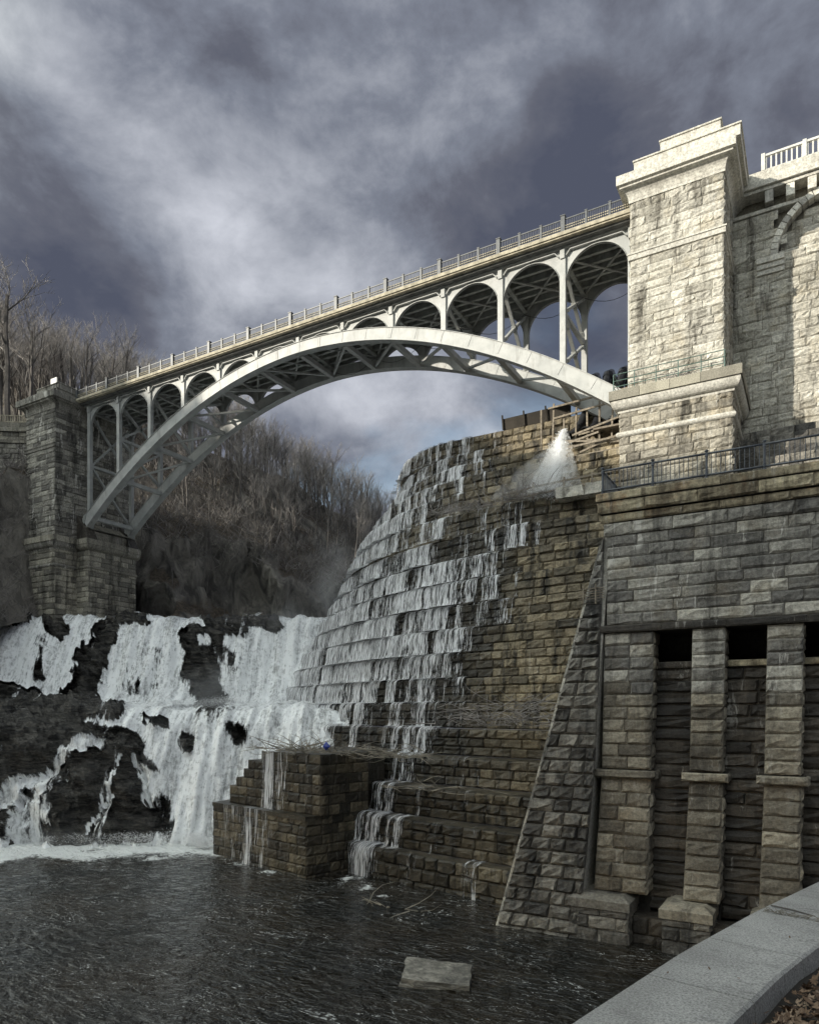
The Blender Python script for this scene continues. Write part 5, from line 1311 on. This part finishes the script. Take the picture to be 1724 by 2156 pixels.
mb = MB(); p = c0+ax*.06-ay*.01; mb.hexa([Vector((q.x, q.y, z)) for z in (9.35, 9.40) for q in (p, p+ax*.1, p+ax*.1-ay*.02, p-ay*.02)]); mb.build('buckle', M['white'], bag, bevel=.006)

# ================================================================== bare winter trees
def gen_tree(seed, H, spread=.5, dense=1.0):
    rr = random.Random(seed); segs = [[], []]
    def grow(p, d, L, r, lev):
        n = 4 if lev < 2 else 3 if lev < 4 else 2
        pts = [p]; dd = d.copy()
        for i in range(n):
            w = .10 if lev == 0 else .22
            dd = (dd+Vector((rr.uniform(-w, w), rr.uniform(-w, w), rr.uniform(-.02, .14)))).normalized()
            pts.append(pts[-1]+dd*L/n)
        r1 = r*(.55 if lev == 0 else .35)
        segs[0 if lev < 2 else 1].append((pts, [r+(r1-r)*i/n for i in range(n+1)], 5 if lev == 0 else 4 if lev < 2 else 3))
        if lev >= 4: return
        k_ = [9, 6, 5, 4, 2][lev]; k_ = int(k_*dense+.5)
        for j in range(k_):
            f = (.38 if lev == 0 else .2)+(1-(.38 if lev == 0 else .2))*(j+rr.random())/k_
            q = min(n-1, int(f*n)); a = pts[q].lerp(pts[q+1], f*n-q)
            az = rr.uniform(0, 6.28); ax = Vector((math.cos(az), math.sin(az), 0)); fd = (pts[q+1]-pts[q]).normalized()
            sp = spread*(1.15 if lev > 0 else 1)+rr.uniform(-.15, .2)
            nd = (fd+ax*sp*1.3+Vector((0, 0, .22))).normalized()
            nl = L*([.48, .58, .60, .58, .6][lev])*(1.1-.5*f if lev == 0 else rr.uniform(.7, 1.1))
            grow(a, nd, nl, max(.017, r*(.45 if lev == 0 else .55)*(1-.4*f)), lev+1)
    grow(Vector((0, 0, -.6)), Vector((rr.uniform(-.08, .08), rr.uniform(-.08, .08), 1)).normalized(), H*.82, H*.0165, 0)
    out_ = []
    for gi, sg_ in enumerate(segs):
        mb = MB()
        for pts, rs_, n in sg_: mb.tube(pts, rs_, n, cap=False)
        out_.append(mb.mesh(['trunk', 'crown'][gi]))
    return out_
PROTO = [gen_tree(s_, 16, sp, dn) for s_, sp, dn in [(11, .5, .8), (12, .42, .85), (13, .6, .8), (14, .35, .75), (15, .55, .85)]]
for a in PROTO: a[0].materials.append(M['bark']); a[1].materials.append(M['twig'])
TPROTO = [(a[0].copy(), a[1].copy()) for a in PROTO[:2]]
for a in TPROTO: a[0].materials.clear(); a[1].materials.clear(); a[0].materials.append(M['bark2']); a[1].materials.append(M['bark2'])
random.seed(21)
def plant(p, sc_, label, group, protos, k_=None):
    t = thing('bare_tree', label, 'tree', tuple(p), group); a = protos[random.randrange(len(protos)) if k_ is None else k_]
    t.rotation_euler = (U(-.06, .06), U(-.06, .06), U(0, 6.28)); t.scale = (sc_*U(.8, 1.1), sc_*U(.8, 1.1), sc_)
    for m_, nm in zip(a, ('trunk', 'crown')):
        o = bpy.data.objects.new(nm, m_); COL.objects.link(o); o.parent = t
cand = []
for i in range(2600):
    u = U(-60, 1150) if i % 2 else U(330, 860); v = random.choice([U(.30, 1.0), U(.7, 1.06)])
    if len(cand) >= 380: break
    if v < .5 and R() < .55: continue
    cand.append((v, u, U(.62, .98)*interp(u, [-60, 0, 300, 700, 830, 1150], [1.12, 1.1, .95, .95, .88, .7])))
vis_ = [c for c in cand if 330 < c[1] < 860]; vis_.sort(); keep = vis_[:135]; rest = [c for c in cand if c not in keep]
for v, u, sc_ in keep:
    if v > .8: lb, g = ('leafless tree on the ridge line seen against the sky under the arch' if u < 640 else 'leafless tree on the ridge line seen against the sky between bridge and dam'), 'ridge line trees'
    elif u < 600: lb, g = 'leafless grey tree standing on the wooded slope seen under the left half of the arch', 'trees on the slope under the arch'
    else: lb, g = 'leafless grey tree standing on the wooded slope just left of the dam face', 'trees on the slope beside the dam'
    plant(hill_pt(u, v)-Vector((0, 0, .5)), sc_, lb, g, PROTO)
far = [MB(), MB()]; FV = [[], []]; FF = [[], []]
for v, u, sc_ in rest[-40:]:
    a = PROTO[random.randrange(5)]; p = hill_pt(u, v)-Vector((0, 0, .5)); mt = Matrix.Translation(p) @ Matrix.Rotation(U(0, 6.28), 4, 'Z') @ Matrix.Scale(sc_, 4); mn = np.array(mt)
    for q in (0, 1):
        me = a[q]; n = len(me.vertices); co_ = np.zeros(n*3); me.vertices.foreach_get('co', co_); co_ = co_.reshape(-1, 3) @ mn[:3, :3].T+mn[:3, 3]
        off = sum(len(x) for x in FV[q]); FV[q].append(co_); f_ = np.zeros(len(me.loops), dtype=np.int64); me.loops.foreach_get('vertex_index', f_); FF[q].append(f_.reshape(-1, 4)+off)
for q in (0, 1):
    me = bpy.data.meshes.new('distant_woods'); me.from_pydata(np.concatenate(FV[q]).tolist(), [], np.concatenate(FF[q]).tolist()); me.update()
    link('distant_woods', me, None, M['bark'] if q == 0 else M['twig'], 'stuff')
for i, (px, d_, z, s_, lb) in enumerate([(18, 92, 47.0, 1.5, 'tall dark leafless tree rising above the wing wall, leftmost of the picture'), (62, 96, 47, 1.25, 'leafless tree with upright limbs behind the balustrade of the wing wall'), (205, 112, 50, 1.3, 'broad leafless tree standing behind the left end of the bridge railing'), (-30, 88, 46, 1.3, 'tall leafless tree at the left edge above the wing wall')]):
    plant(W((px-HX)/F*d_, d_, z), s_, lb, None, PROTO, i)
for i in range(70):
    px = U(-40, 400)*R()**.25; d_ = U(100, 136); g = interp(px, [-40, 0, 170, 340, 400], [52, 51, 51, 50, 48])+(d_-100)*.34
    plant(W((px-HX)/F*d_, d_, g), U(.85, 1.1)*interp(px, [-40, 60, 170, 260, 340, 400], [1.15, 1.05, .95, .85, .7, .6]), 'leafless tree in the crowd of trees above the left ' + ('pier and wing wall' if px < 170 else 'end of the bridge railing'), 'bare trees above the left pier' if px < 170 else 'bare trees above the bridge end', PROTO)
for i in range(40):   # pale thin saplings low on the bank
    u = U(290, 700); v = U(.10, .42); p = hill_pt(u, v)
    plant(p-Vector((0, 0, .3)), U(.22, .42), 'small pale leafless sapling on the steep bank under the bridge', 'pale saplings on the steep bank', TPROTO)
# brush over the slopes
def brush(name, fn, n, L0, L1, mat, seed, r=.02):
    random.seed(seed); mb = MB()
    for i in range(n):
        p = fn(); L = U(L0, L1); a = U(0, 6.28)
        d = Vector((math.cos(a)*.8, math.sin(a)*.8-.3, U(.1, 1.3))).normalized(); c_ = Vector((U(-1, 1), U(-1, 1), U(-.3, .3)))*L*.2
        mb.tube([p, p+d*L*.5+c_, p+d*L], [r, r*.8, r*.4], 3, cap=False)
    link(name, mb.mesh(name), None, mat, 'stuff')
brush('hillside_brush', lambda: hill_pt(U(250, 1000), U(.28, .8)), 3200, 1.4, 4.2, M['twig'], 31, .045)
brush('hillside_brush', lambda: hill_pt(U(280, 800), U(.30, .6)), 2500, 1.0, 3.4, M['bark2'], 32, .04)
brush('riverbank_brush', lambda: bank_pt(random.random()**2*.5, U(.0, .95)), 9000, .8, 2.8, M['twig'], 33, .035)
brush('riverbank_brush', lambda: hill_pt(U(-150, 250), U(.3, .9)), 3000, 1.2, 3.6, M['twig'], 34, .03)
